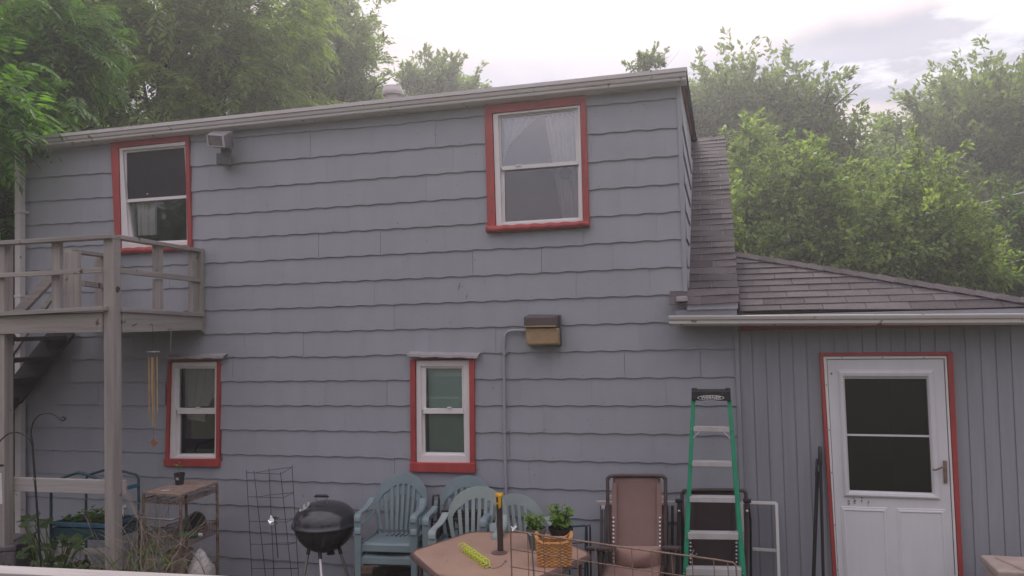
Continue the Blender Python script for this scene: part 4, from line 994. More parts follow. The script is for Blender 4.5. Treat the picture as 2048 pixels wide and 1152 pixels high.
basket(.955, .985, 'top_rack'); basket(.60, .70, 'wire_basket'); basket(.22, .34, 'wire_basket')
hz = .86; u_ = (K[0]-K[3]).normalized(); a_, b_ = Vector((K[0].x,K[0].y,hz)), Vector((K[1].x,K[1].y,hz))
MB().tube(smooth_path([a_, a_+u_*.07, a_.lerp(b_,.1)+u_*.10, a_.lerp(b_,.9)+u_*.10, b_+u_*.07, b_], 4), .009, 8).build('push_handle', M['steel'], cart, smooth=True)
def inK(u, v, z): p = K[0].lerp(K[1], u).lerp(K[3].lerp(K[2], u), v); return Vector((p.x, p.y, z))
def pot(name, label, c, r0, r1, h, mt, cat='flower pot', soil=True, group=None):
    t = thing(name, label, cat, tuple(c), group)
    MB().lathe([(0,0),(r0,0),(r0*1.02,.004),(r1*.97,h*.8),(r1*.99,h*.8),(r1*1.06,h*.81),(r1*1.08,h),(r1*.99,h),(r1*.96,h*.88),(0,h*.86)], c, 28).build('body', mt, t, smooth=True)
    if soil: MB().lathe([(0,h*.885),(r1*.6,h*.89),(r1*.955,h*.875)], c, 20).build('soil', M['soil'], t, smooth=True)
    return t
c = onz(359, 969, zt+.022); pt = pot('flower_pot', 'small black nursery pot with a thin seedling on top of the wire cart', c, .033, .043, .098, M['blackp'])
MB().hexa([(c.x-.006,c.y-.0405,c.z+.045),(c.x+.018,c.y-.037,c.z+.045),(c.x+.018,c.y-.038,c.z+.07),(c.x-.006,c.y-.0418,c.z+.07)], [(c.x-.006,c.y-.036,c.z+.045),(c.x+.018,c.y-.034,c.z+.045),(c.x+.018,c.y-.035,c.z+.07),(c.x-.006,c.y-.037,c.z+.07)]).build('pot_sticker', M['cap'], pt)
MB().tube([c+Vector((0,0,.085)), c+Vector((-.008,0,.13)), c+Vector((-.004,.0,.18))], .002, 5).build('stem', M['gstem'], pt)
mb = MB()
for j in range(7):
    a = j*2.4; addleaf(mb, c+Vector((-.006,0,.12+.01*j)), (math.cos(a),math.sin(a),.3), (0,-.4,1), .035, .018)
mb.build('leaves', M['leaf_basil'], pt)
c = inK(.35, .16, zt+.023); tag(MB().prism([c+Vector((-.02,-.01,0)), c+Vector((.05,.0,0)), c+Vector((.055,.02,0)), c+Vector((-.015,.014,0))], (0,0,.002)).build('paper_scrap', M['print'], None), 'white scrap of paper lying on the chipboard top of the cart', 'paper')
c = inK(.62,.62,.635); bk = MB().lathe([(0,-.09),(.075,-.09),(.09,.08),(.095,.085),(.088,.083),(.072,-.08),(0,-.08)], (0,0,0), 24)
bk.v = [tuple(Matrix.Rotation(R(68), 3, 'Y') @ Matrix.Rotation(R(10), 3, 'X') @ Vector(v) + c+Vector((0,0,.07))) for v in bk.v]
tag(bk.build('grey_bucket', M['potg'], None, smooth=True), 'empty dark grey pot lying on its side in the upper wire basket', 'pot')
c = inK(.75,.42,.645); gb2 = thing('green_bottle', 'green plastic bottle with white cap lying in the upper wire basket', 'bottle', tuple(c))
MB().tube([c+Vector((-.09,0,0)), c+Vector((-.085,0,0)), c+Vector((.06,.02,.005)), c+Vector((.085,.022,.006))], [.01,.03,.03,.014], 12).build('body', M['greenb'], gb2, smooth=True)
MB().tube([c+Vector((.085,.022,.006)), c+Vector((.115,.026,.007))], .014, 10).build('cap', M['print'], gb2, smooth=True)
c = inK(.30,.5,.635); tag(MB().lathe([(0,0),(.07,0),(.075,.05),(.078,.055),(.07,.053),(.068,.01),(0,.01)], c-Vector((0,0,.025)), 20).build('shallow_dish', M['bucket'], None, smooth=True), 'shallow tan dish at the front of the upper wire basket', 'dish')
c = inK(.35,.52,.235); tag(MB().lathe([(0,0),(.09,0),(.115,.24),(.12,.25),(.12,.262),(.112,.262),(.088,.02),(0,.02)], c, 24).build('bucket', M['bucket'], None, smooth=True), 'old tan bucket standing in the bottom basket of the cart', 'bucket')
def lumpy(c, rx, ry, rz, seed, amp, nu=22, nv=14):
    q = np.random.default_rng(seed); ph = q.uniform(0, 6.28, 8); mb = MB()
    def f(u, v):
        a, b = u*2*math.pi, (v-.5)*math.pi
        r_ = 1+amp*(math.sin(3*a+ph[0]+2*b)+.7*math.sin(5*a+ph[1]-4*b)+.5*math.sin(9*a+ph[2]+7*b))*math.cos(b)
        return (c[0]+rx*r_*math.cos(b)*math.cos(a), c[1]+ry*r_*math.cos(b)*math.sin(a), c[2]+rz*r_*math.sin(b))
    return mb.grid(f, nu, nv)
c = inK(.95,.55,.36); bgm = lumpy((0,0,0), .10, .09, .15, 4, .10)
bgm.v = [tuple(Vector((v[0]*(1.15-.75*max(0,(v[2]+.02)/.17)), v[1]*(1.15-.75*max(0,(v[2]+.02)/.17)), v[2]*1.1))+c) for v in bgm.v]
tag(bgm.build('plastic_bag', M['bag'], None, smooth=True), 'white plastic bag with knotted top in the bottom basket of the cart', 'bag')
c = inK(.45,.10,.25); tag(lumpy(c, .12, .07, .035, 9, .12).build('dirty_tray', M['bottle'], None, smooth=True), 'crumpled murky plastic tray at the front of the bottom basket', 'tray')

# ------------------------------------------------------------------ wire cage, pinwheels
cg = thing('tomato_cage', 'tall dark wire plant cage leaning on the wall left of the grill', 'plant cage', tuple(at(545,1140,-.3)))
tops = [(493,941,-.30),(508,942,-.12),(538,936,-.05),(561,944,-.42),(584,930,-.22)]
bots = [(504,1152,-.30),(531,1152,-.12),(548,1152,-.05),(583,1152,-.42),(597,1152,-.22)]
for t, b in zip(tops, bots): MB().tube([at(*t), at(*b)], .0032, 5).build('upright_wire', M['galv'], cg)
for fz in (.02,.25,.485,.70,.93):
    q = [at(*t).lerp(at(*b), fz) for t, b in zip(tops, bots)]
    MB().tube([q[0],q[1],q[2],q[4],q[3]], .0026, 5, closed=True).build('ring_wire', M['galv'], cg)
def foilthing(name, label, c, sc, stick, seed):
    t = thing(name, label, 'pinwheel', tuple(c)); q = random.Random(seed)
    for i in range(7):
        a = i*.9+q.random()*.5; d = Vector((math.cos(a), q.uniform(-.5,.1), math.sin(a)))*sc; e_ = Vector((-math.sin(a), -.3, math.cos(a)))*sc*.42
        mb = MB(); mb.add([c, c+d*.5+e_+Vector((0,-.25*sc,0)), c+d, c+d*.45-e_*.35], [(0,1,2),(0,2,3)]); mb.build('vane', M['foil'] if seed == 2 else M['print'], t)
    MB().tube([c+Vector((0,.004,0)), stick], .0035, 6).build('stick', M['black'], t)
    return t
foilthing('pinwheel', 'crinkled silver pinwheel on a black stick in front of the wire cage', at(549,1041,-.55), .055, at(556,1116,-.52), 2)
foilthing('pinwheel', 'white pinwheel standing in the teal planter right of the balcony post', at(248,1021,-.55), .06, at(242,1060,-.5), 5)

# ------------------------------------------------------------------ kettle grill
gc = at(649.5, 1045, -.52)
gr = thing('kettle_grill', 'charcoal black kettle grill with lid closed on three legs before the wall', 'grill', (gc.x, gc.y, GZ))
RR = at(709,1045,-.52).x-gc.x-.004; s_ = RR/.29
bowl = [(0,-.262),(.05,-.26),(.12,-.238),(.19,-.19),(.24,-.13),(.268,-.07),(.279,-.02),(.281,0)]
MB().lathe([(r_*s_, z*s_) for r_, z in bowl], gc, 48).build('bowl', M['enamel'], gr, smooth=True)
lid = [(.290,-.022),(.294,-.018),(.294,-.006),(.286,.0),(.283,.03),(.272,.07),(.25,.107),(.215,.142),(.165,.170),(.10,.188),(.04,.195),(0,.196)]
lo_ = MB().lathe([(r_*s_, z*s_*.98) for r_, z in lid], gc, 48).build('lid', M['enamel'], gr, smooth=True)
MB().lathe([(.2955*s_,-.020),(.299*s_,-.012),(.2955*s_,-.004)], gc, 48).build('lid_rim', M['enamel'], lo_, smooth=True)
hz_ = gc.z+.196*s_
MB().tube([(gc.x-.045,gc.y-.06,hz_-.02),(gc.x-.045,gc.y-.06,hz_+.045)], .004, 6).tube([(gc.x+.055,gc.y-.06,hz_-.02),(gc.x+.055,gc.y-.06,hz_+.045)], .004, 6).build('handle_bracket', M['steel'], lo_)
MB().tube([(gc.x-.06,gc.y-.06,hz_+.046),(gc.x-.04,gc.y-.06,hz_+.052),(gc.x+.05,gc.y-.06,hz_+.054),(gc.x+.072,gc.y-.06,hz_+.050)], [.006,.013,.013,.006], 8).build('lid_handle', M['blackp'], lo_, smooth=True)
vn = Vector((-.46,-.42,.78)).normalized(); vt = vn.cross(Vector((0,0,1))).normalized(); vb = vn.cross(vt)
vc = Vector((gc.x-.135*s_, gc.y-.115*s_, gc.z+.158*s_))
mb = MB(); mb.prism([vc+(vt*math.cos(a)+vb*math.sin(a))*.052 for a in np.linspace(0,6.0,20)], vn*.008); mb.build('vent', M['alu'], lo_)
for k_ in range(4):
    a0 = k_*math.pi/2+.3; mb = MB(); pts = [vc+vn*.0095+(vt*math.cos(a0+t)+vb*math.sin(a0+t))*r_ for r_, t in ((.016,0),(.042,-.1),(.044,.25),(.040,.6),(.016,.5))]
    mb.add(pts, [(0,1,2,3,4)]); mb.build('vent_hole', M['black'], lo_)
for (px, py) in ((608,1152),(643,1152),(695,1152)):
    a0 = {608:(-.13,-.06), 643:(.02,-.14), 695:(.14,.0)}[px]
    tp = Vector((gc.x+a0[0]*s_, gc.y+a0[1]*s_, gc.z-.225*s_)); bt_ = at(px, py, gc.y+a0[1]*2.0); dr_ = (bt_-tp); bt2 = tp+dr_*((GZ-tp.z)/dr_.z)
    MB().tube([tp, bt2], .0115, 10).build('leg', M['alu'] if px == 643 else M['steel'], gr, smooth=True)
    MB().tube([tp.lerp(bt2,-.02), tp.lerp(bt2,.10)], .016, 8).build('leg_socket', M['enamel'], gr, smooth=True)
MB().box(gc.x-RR-.022, gc.x-RR+.004, gc.y-.012, gc.y+.012, gc.z-.002, gc.z+.02).build('side_clip', M['blackp'], gr, bevel=.003)
MB().lathe([(0,0),(.03,.0),(.035,-.02),(0,-.02)], (gc.x+.05,gc.y,gc.z-.26*s_), 12).build('ash_damper', M['blackp'], gr)

# ------------------------------------------------------------------ plastic garden chairs
def chair_proto(mt):
    t = thing('garden_chair', 'x', 'chair')
    def Bp(x, z):  # back surface: leans back with height, wraps forward at the edges
        return Vector((x, .19+.30*(z-.42)-.9*x*x, z))
    top, zs = .86, .44
    def outer(a, ins=0):   # a from 0 (right, low) over the top to pi (left, low)
        hw = .262-ins; zc = .645; return (hw*math.cos(a), zc+(top-zc-ins)*math.sin(a)**.85 if math.sin(a) > 0 else zc)
    n = 28
    A = [Bp(*outer(math.pi*i/n)) for i in range(n+1)]; I = [Bp(*outer(math.pi*i/n, .085 if 5 < i < n-5 else .085-.045*abs(1-min(i,n-i)/5.0))) for i in range(n+1)]
    MB().ribbon(A, I, .010).build('backrest', mt, t, smooth=True, bevel=.003)
    for sx in (-1, 1):   # side frame from the arch down to the seat
        o = [(.262,.645),(.245,.58),(.225,.52),(.21,.44)]; i_ = [(.222,.645),(.213,.58),(.195,.52),(.175,.44)]
        MB().ribbon([Bp(sx*x, z) for x, z in o], [Bp(sx*x, z) for x, z in i_], .010).build('side_frame', mt, t, smooth=True, bevel=.003)
    for k_ in range(7):
        x0 = (k_-3)*.045; x1 = (k_-3)*.057
        zt_ = .645+(top-.645-.085)*math.sqrt(max(0, 1-(x1/.177)**2))**.85+.012
        Lp = []; Rp = []
        for j in range(9):
            t_ = j/8; z = .43+(zt_-.43)*t_; x = x0+(x1-x0)*t_; w_ = .014+.002*math.sin(t_*math.pi)
            Lp.append(Bp(x-w_, z)); Rp.append(Bp(x+w_, z))
        MB().ribbon(Lp, Rp, .009).build('slat', mt, t, smooth=True, bevel=.002)
    def seat(u, v):
        x = (u-.5)*(.46-.06*v); y = -.245+.47*v; z = .425-.012*math.cos((u-.5)*math.pi)-.018*v + (.0 if v > .08 else -.035*(1-v/.08)**2); return (x, y, z)
    MB().grid(seat, 18, 16).build('seat', mt, t, smooth=True, solid=.010)
    # slots across the rear of the seat
    for k_ in range(6):
        x = (k_-2.5)*.045; MB().prism([(x-.006,.08,.4075),(x+.006,.08,.4075),(x+.012,.175,.402),(x,.175,.402)], (0,0,.0035)).build('seat_slot', M['blackp'], t)
    a0 = [Vector((sx_, y, z)) for sx_, y, z in ((.0,0,0),)]
    for sx in (-1, 1):
        c_ = smooth_path([(sx*.245,.10,.70),(sx*.262,.02,.655),(sx*.270,-.08,.640),(sx*.268,-.18,.638),(sx*.262,-.245,.625),(sx*.262,-.262,.585)], 5)
        MB().ribbon([p+Vector((sx*.028,0,0)) for p in c_], [p-Vector((sx*.028,0,0)) for p in c_], .012).build('armrest', mt, t, smooth=True, bevel=.004)
        MB().ribbon([p+Vector((sx*.028,.0,-.028)) for p in c_[:-3]], [p+Vector((sx*.030,0,.0)) for p in c_[:-3]], .009).build('arm_edge', mt, t, smooth=True)
        for fb, top_, bot in ((0, (sx*.262,-.25,.60), (sx*.262,-.275,0)), (1, (sx*.20,.17,.44), (sx*.235,.30,0))):
            p, q = Vector(top_), Vector(bot); w0, w1 = (.032, .022)
            MB().ribbon([p+Vector((w0,0,0)), p.lerp(q,.35)+Vector((w0*.9,0,0)), q+Vector((w1,0,0))], [p-Vector((w0,0,0)), p.lerp(q,.35)-Vector((w0*.9,0,0)), q-Vector((w1,0,0))], .012).build('leg', mt, t, smooth=True, bevel=.004)
            MB().ribbon([p+Vector((sx*w0,0,0)), q+Vector((sx*w1,0,0))], [p+Vector((sx*w0,.045,0)), q+Vector((sx*w1,.03,0))], .010).build('leg_flange', mt, t, bevel=.003)
        MB().ribbon([(sx*.236,-.24,.44),(sx*.236,.17,.43)], [(sx*.236,-.24,.385),(sx*.225,.17,.385)], .010).build('side_rail', mt, t, bevel=.003)
    MB().ribbon([(-.235,-.247,.415),(.235,-.247,.415)], [(-.235,-.250,.365),(.235,-.250,.365)], .010).build('front_rail', mt, t, bevel=.003)
    return t
cp = chair_proto(M['chair'])
def placech(o, px, Y, rz, dz, label, mt=None, sc=1.0, rx=0):
    c_ = at(px, 1050, Y); o.location = (c_.x, Y, GZ+dz); o.rotation_euler = (rx, 0, rz); o.scale = sc if isinstance(sc, tuple) else (sc,)*3; o['label'] = label; o['group'] = 'green plastic garden chairs along the wall'
    if mt:
        for ch_ in o.children:
            if ch_.name.startswith('seat_slot'): continue
            ch_.data = ch_.data.copy(); ch_.data.materials[0] = mt
    return o
RZ = R(7)
c2 = copy_tree(cp); c3 = copy_tree(cp); c4 = copy_tree(cp); c5 = copy_tree(cp); c6 = copy_tree(cp)
placech(cp, 789, -.44, R(4), 0, 'lower teal plastic chair of the stacked pair beside the grill', sc=(.89,.88,1.07))
placech(c2, 789, -.43, R(4), .095, 'upper teal plastic chair of the stacked pair beside the grill', sc=(.89,.88,1.07))
placech(c3, 925, -.35, R(3), .0, 'teal plastic chair at the very back of the stack under the conduit', sc=(.92,.8,1.14))
placech(c4, 922, -.45, R(3), .07, 'teal plastic chair in the middle of the stack behind the table', sc=(.88,.8,1.1))
placech(c5, 943, -.72, R(1), .055, 'pale sage plastic chair facing out just behind the table pole', M['chair2'], sc=(.94,.85,1.08))
placech(c6, 1048, -.52, R(34), .0, 'pale sage plastic chair turned sideways behind the herb pots', M['chair2'], sc=(.92,.9,1.04))

# folded lawn chairs standing in the gaps
def tubeframe(name, label, mt, quad, Y, bars, r=.011, mesh=None, cat='folded chair', group=None):
    q = [at(*p, Y) for p in quad]; t = thing(name, label, cat, (q[0].x, Y, GZ), group)
    MB().tube([q[3], q[0].lerp(q[3],.06), q[0].lerp(q[1],.05), q[1].lerp(q[0],.05), q[1].lerp(q[2],.06), q[2]], r, 8).build('frame', mt, t, smooth=True)
    for f_ in bars: MB().tube([q[0].lerp(q[3], f_), q[1].lerp(q[2], f_)], r*.6, 6).build('crossbar', mt, t, smooth=True)
    if mesh: 
        for o_ in (.08,): MB().hexa([q[3].lerp(q[0],.1)+Vector((.01,.012,0)), q[2].lerp(q[1],.1)+Vector((-.01,.012,0)), q[1].lerp(q[2],.03)+Vector((-.01,.012,0)), q[0].lerp(q[3],.03)+Vector((.01,.012,0))], [v+Vector((0,.004,0)) for v in (q[3].lerp(q[0],.1)+Vector((.01,.012,0)), q[2].lerp(q[1],.1)+Vector((-.01,.012,0)), q[1].lerp(q[2],.03)+Vector((-.01,.012,0)), q[0].lerp(q[3],.03)+Vector((.01,.012,0)))]).build('sling', mesh, t)
    return t
tubeframe('folded_chair', 'dark folded lawn chair with thin rails stored behind the sage chairs', M['pole'], [(877,1022),(995,1020),(1000,1165),(872,1165)], -.30, (.12,.25,.55,.7), .010, M['sling2'], group='folded chairs stored against the wall')
tubeframe('folded_chair', 'folded lawn chair with grey green tubes right of the dark herb pot', M['tealtube'], [(1142,1053),(1172,1051),(1170,1165),(1138,1165)], -.38, (.3,.75), .009, None, group='folded chairs stored against the wall')
tubeframe('folded_chair', 'narrow folded chair with dark tubes left of the brown recliner', M['pole'], [(1173,1052),(1180,1050),(1182,1165),(1176,1165)], -.33, (.3,.5), .008, None, group='folded chairs stored against the wall')
tag(tubeframe('folded_stand', 'dark upright tubes stored left of the sage chair stack', M['pole'], [(866,992),(878,990),(874,1165),(860,1165)], -.42, (.12,.3), .010, None, cat='folded stand'), 'dark upright tubes stored left of the sage chair stack', 'folded stand')
lg = thing('log_pile', 'split firewood lying on the ground behind the stacked teal chairs', 'firewood', tuple(at(780,1140,-.2)))
for i, (px, py, Y) in enumerate(((752,1146,-.18),(790,1149,-.30),(812,1140,-.14),(770,1137,-.12))):
    p = at(px, py, Y); z_ = max(GZ+.05, p.z); MB().tube([(p.x-.19,Y,z_),(p.x+.02,Y+.02,z_+.01),(p.x+.2,Y+.03,z_)], [.05,.055,.048], 7).build('log', M['bark'] if i % 2 else M['particle'], lg)

# ------------------------------------------------------------------ patio table
TZ = 0.78
Lc, Rc = onz(816,1104,TZ), onz(1187,1109,TZ); BL, BR_ = onz(941,1063,TZ), onz(1103,1065.5,TZ)
tc_ = (Lc+Rc)/2; FR, FL = tc_*2-BL, tc_*2-BR_
hexc = [Lc, FL, FR, Rc, BR_, BL]
def rounded(poly, r_, n=6):
    o = []; k = len(poly)
    for i in range(k):
        p, a, b = poly[i], poly[i-1], poly[(i+1) % k]; da, db = (a-p).normalized(), (b-p).normalized()
        p0, p2 = p+da*r_, p+db*r_
        for j in range(n+1):
            t = j/n; o.append(p0*(1-t)**2+p*2*t*(1-t)+p2*t*t)
    return o
tb = thing('patio_table', 'brown six sided patio table with a cut off umbrella pole in the middle', 'table', (tc_.x, tc_.y, GZ))
rim = rounded(hexc, .075)
def scl(poly, f, dz): return [tc_+(v-tc_)*f+Vector((0,0,dz)) for v in poly]
n = len(rim); prof = [(.0,0),(.955,0),(.958,.003),(.985,.004),(1.0,-.006),(1.0,-.030),(.985,-.036),(.955,-.034)]
MB().prism(scl(rim, .962, .001), (0,0,-.006)).build('table_top', M['table'], tb)
vs = []; pf = prof[2:]
for f_, dz in pf: vs += scl(rim, f_, dz)
MB().add(vs, [(i*n+j, i*n+(j+1) % n, (i+1)*n+(j+1) % n, (i+1)*n+j) for i in range(len(pf)-1) for j in range(n)]).build('table_rim', M['tablerim'], tb, smooth=True)
for v in (Lc, Rc, FL.lerp(FR,.1), BL, BR_, FR):
    p = tc_+(v-tc_)*.86; MB().tube([(p.x,p.y,TZ-.03),(p.x,p.y,TZ-.12),(tc_.x+(p.x-tc_.x)*1.02,tc_.y+(p.y-tc_.y)*1.02,GZ)], .014, 8).build('leg', M['tablerim'], tb, smooth=True)
MB().lathe([(.055,0),(.055,.004),(.03,.007),(.0,.007)], tc_+Vector((0,0,.002)), 24).build('pole_ring', M['tablerim'], tb, smooth=True)
pb_, ptp = onz(1001,1103,TZ), None
pt_ = at(1000.5, 990, pb_.y)
MB().tube([(pb_.x,pb_.y,GZ+.1),(pb_.x,pb_.y,pt_.z)], .0215, 14).build('umbrella_pole', M['pole'], tb, smooth=True)
yc = thing('yellow_clamp', 'yellow plastic clamp on top of the dark umbrella pole', 'clamp', (pb_.x, pb_.y, pt_.z))
z1 = pt_.z
MB().box(pb_.x-.026, pb_.x+.026, pb_.y-.026, pb_.y+.026, z1-.012, z1+.012).build('collar', M['yellow'], yc, bevel=.006)
MB().prism([(pb_.x+.002,pb_.y-.030,z1+.008),(pb_.x+.027,pb_.y-.030,z1+.008),(pb_.x+.022,pb_.y-.030,z1-.075),(pb_.x+.005,pb_.y-.030,z1-.09)], (0,-.016,0)).build('lever', M['yellow'], yc, bevel=.004)
MB().box(pb_.x-.025, pb_.x+.02, pb_.y-.032, pb_.y-.02, z1-.058, z1-.048).build('strap', M['yellow'], yc)

q_ = random.Random(77); mb = MB()
for i in range(26):
    px, py = q_.uniform(850,1150), q_.uniform(1075,1150); c_ = onz(px, py, TZ+.0022); a = q_.random()*3.14; l = q_.uniform(.01,.06); d = Vector((math.cos(a),math.sin(a),0))*l; e_ = Vector((-d.y,d.x,0))*.05
    mb.add([c_-d, c_-d*.3+e_, c_+d, c_+d*.2-e_], [(0,1,2,3)])
for (px, py, r0) in ((930,1128,.045),(1010,1145,.035)):
    c_ = onz(px, py, TZ+.0022)
    for j in range(26):
        a0, a1 = j*.2417, (j+.8)*.2417; mb.add([c_+Vector((math.cos(a0),math.sin(a0),0))*r0, c_+Vector((math.cos(a1),math.sin(a1),0))*r0, c_+Vector((math.cos(a1),math.sin(a1),0))*(r0+.0025), c_+Vector((math.cos(a0),math.sin(a0),0))*(r0+.0025)], [(0,1,2,3)])
mb.build('scuffs', M['pillow'], tb, kind='stuff')
# lime coil with cord
s0, s1 = onz(924,1093,TZ+.03), onz(975,1128,TZ+.03)
sp = thing('lime_coil', 'lime green spiral coil cord lying on the brown table', 'coil', tuple(s0))
ax = (s1-s0); nL = 9; al = ax.normalized(); sd2 = al.cross(Vector((0,0,1)))
pts = [s0+ax*(i/(nL*14))+(sd2*math.cos(i/14*2*math.pi)+Vector((0,0,1))*math.sin(i/14*2*math.pi))*.026 for i in range(nL*14+1)]
MB().tube(pts, .0042, 6).build('coil', M['lime'], sp, smooth=True)
MB().tube([s0-sd2*.018-Vector((0,0,.018)), s1-sd2*.018-Vector((0,0,.018))], .006, 6).build('spine', M['lime'], sp, smooth=True)
e1, e2, e3 = onz(984,1136,TZ+.006), onz(1000,1133,TZ+.006), onz(1011,1122,TZ+.006)
MB().tube(smooth_path([s1, e1, e2, e3], 6), .0018, 5).build('cord', M['steel'], sp, smooth=True)
for c_ in (s1+al*.012, e3): MB().lathe([(0,-.008),(.008,0),(0,.008)], c_, 8).build('bead', M['rust'], sp, smooth=True)

# herb pots and basket
def herb(name, label, c, r0, r1, h, mt, seed, lean, nst, hh, lw):
    t = pot(name, label, c, r0, r1, h, mt, 'potted herb', group='potted basil plants on the table'); q = random.Random(seed); st, lf = MB(), MB()
    for i in range(nst):
        a = q.random()*6.28; rr_ = q.random()*r1*.6; b0 = c+Vector((rr_*math.cos(a), rr_*math.sin(a), h*.88)); d = Vector((math.cos(a)*.35+lean, math.sin(a)*.35, 1)).normalized()*hh*q.uniform(.55,1.1); tp = b0+d
        st.tube([b0, b0.lerp(tp,.5)+Vector((0,0,.01)), tp], .0022, 5)
        for j in range(9):
            f_ = .35+.65*j/8; cc_ = b0.lerp(tp, f_); an_ = q.random()*6.28; addleaf(lf, cc_, (math.cos(an_), math.sin(an_), q.uniform(-.9,.25)), (0,-.2,1), lw*q.uniform(.7,1.25), lw*.5*q.uniform(.7,1.2))
    st.build('stems', M['gstem'], t); lf.build('leaves', M['leaf_basil'], t)
    return t
cA, cB = onz(1073,1097,TZ+.003), onz(1122,1088,TZ+.003)
herb('basil_pot', 'small leaved herb in a grey green pot behind the basket', cA, .045, .068, .145, M['potg'], 3, -.1, 17, .13, .038)
herb('basil_pot', 'bushy basil in a dark brown pot standing behind the basket', cB, .06, .083, .12, M['potd'], 8, -.12, 20, .17, .055)

ba = [onz(1076,1134,TZ+.003), onz(1141,1134,TZ+.003)]
bw = (ba[1]-ba[0]).length; bxx = (ba[1]-ba[0]).normalized(); byy = Vector((-bxx.y, bxx.x, 0)); bD = .13
bs = thing('wicker_basket', 'golden woven wicker basket with dipped rim on the near side of the table', 'basket', tuple(ba[0]))
def bper(s_, z, grow_=0):    # point on rounded rectangle perimeter, s_ in 0..1
    w_, d_ = bw*(1+.10*z/.2)/2, bD*(1+.10*z/.2)/2; c0 = (ba[0]+ba[1])/2+byy*(bD/2)
    a = s_*2*math.pi; ca, sa = math.cos(a), math.sin(a); e_ = .35
    x_ = math.copysign(abs(ca)**e_, ca)*(w_+grow_); y_ = math.copysign(abs(sa)**e_, sa)*(d_+grow_)
    return c0+bxx*x_+byy*y_+Vector((0,0,z))
BH = .19
def btop(s_): a = s_*2*math.pi; return BH*(1.03-.24*(abs(math.sin(a))**2.2)*(1)) 
def beven(nn_):
    # even spacing by arc length
    P_ = [bper(i/400, .08) for i in range(401)]; L_ = [0]
    for i in range(400): L_.append(L_[-1]+(P_[i+1]-P_[i]).length)
    return list(np.interp(np.linspace(0, L_[-1], nn_+1)[:-1], L_, np.linspace(0,1,401)))
NS = 30; sps = beven(NS*4)
wv = MB(); rows = 17
for r_ in range(rows):
    z = .006+r_*.0098; pts = []
    for i, s_ in enumerate(sps):
        ph = math.pi*(i/4+r_); zt_ = min(z, btop(s_)-.012-(rows-r_)*.0) 
        pts.append(bper(s_, zt_, .0042*math.cos(ph)))
    wv.tube(pts, .0047, 5, closed=True)
wv.build('weave', M['wicker'], bs, smooth=True)
stk = MB()
for i in range(0, NS*4, 4):
    s_ = sps[i]; stk.tube([bper(s_, .0), bper(s_, btop(s_))], .0035, 5)
stk.build('stakes', M['wicker'], bs)
for g_ in (0,.006,-.006):
    MB().tube([bper(s_, btop(s_)+.003*math.sin(i*.9+g_*500)+(.004 if g_ == 0 else 0), g_) for i, s_ in enumerate(sps)], .0055, 6, closed=True).build('rim', M['wicker'], bs, smooth=True)
MB().prism([bper(s_, .004, -.006) for s_ in sps[::3]], (0,0,.004)).build('base', M['wicker'], bs)

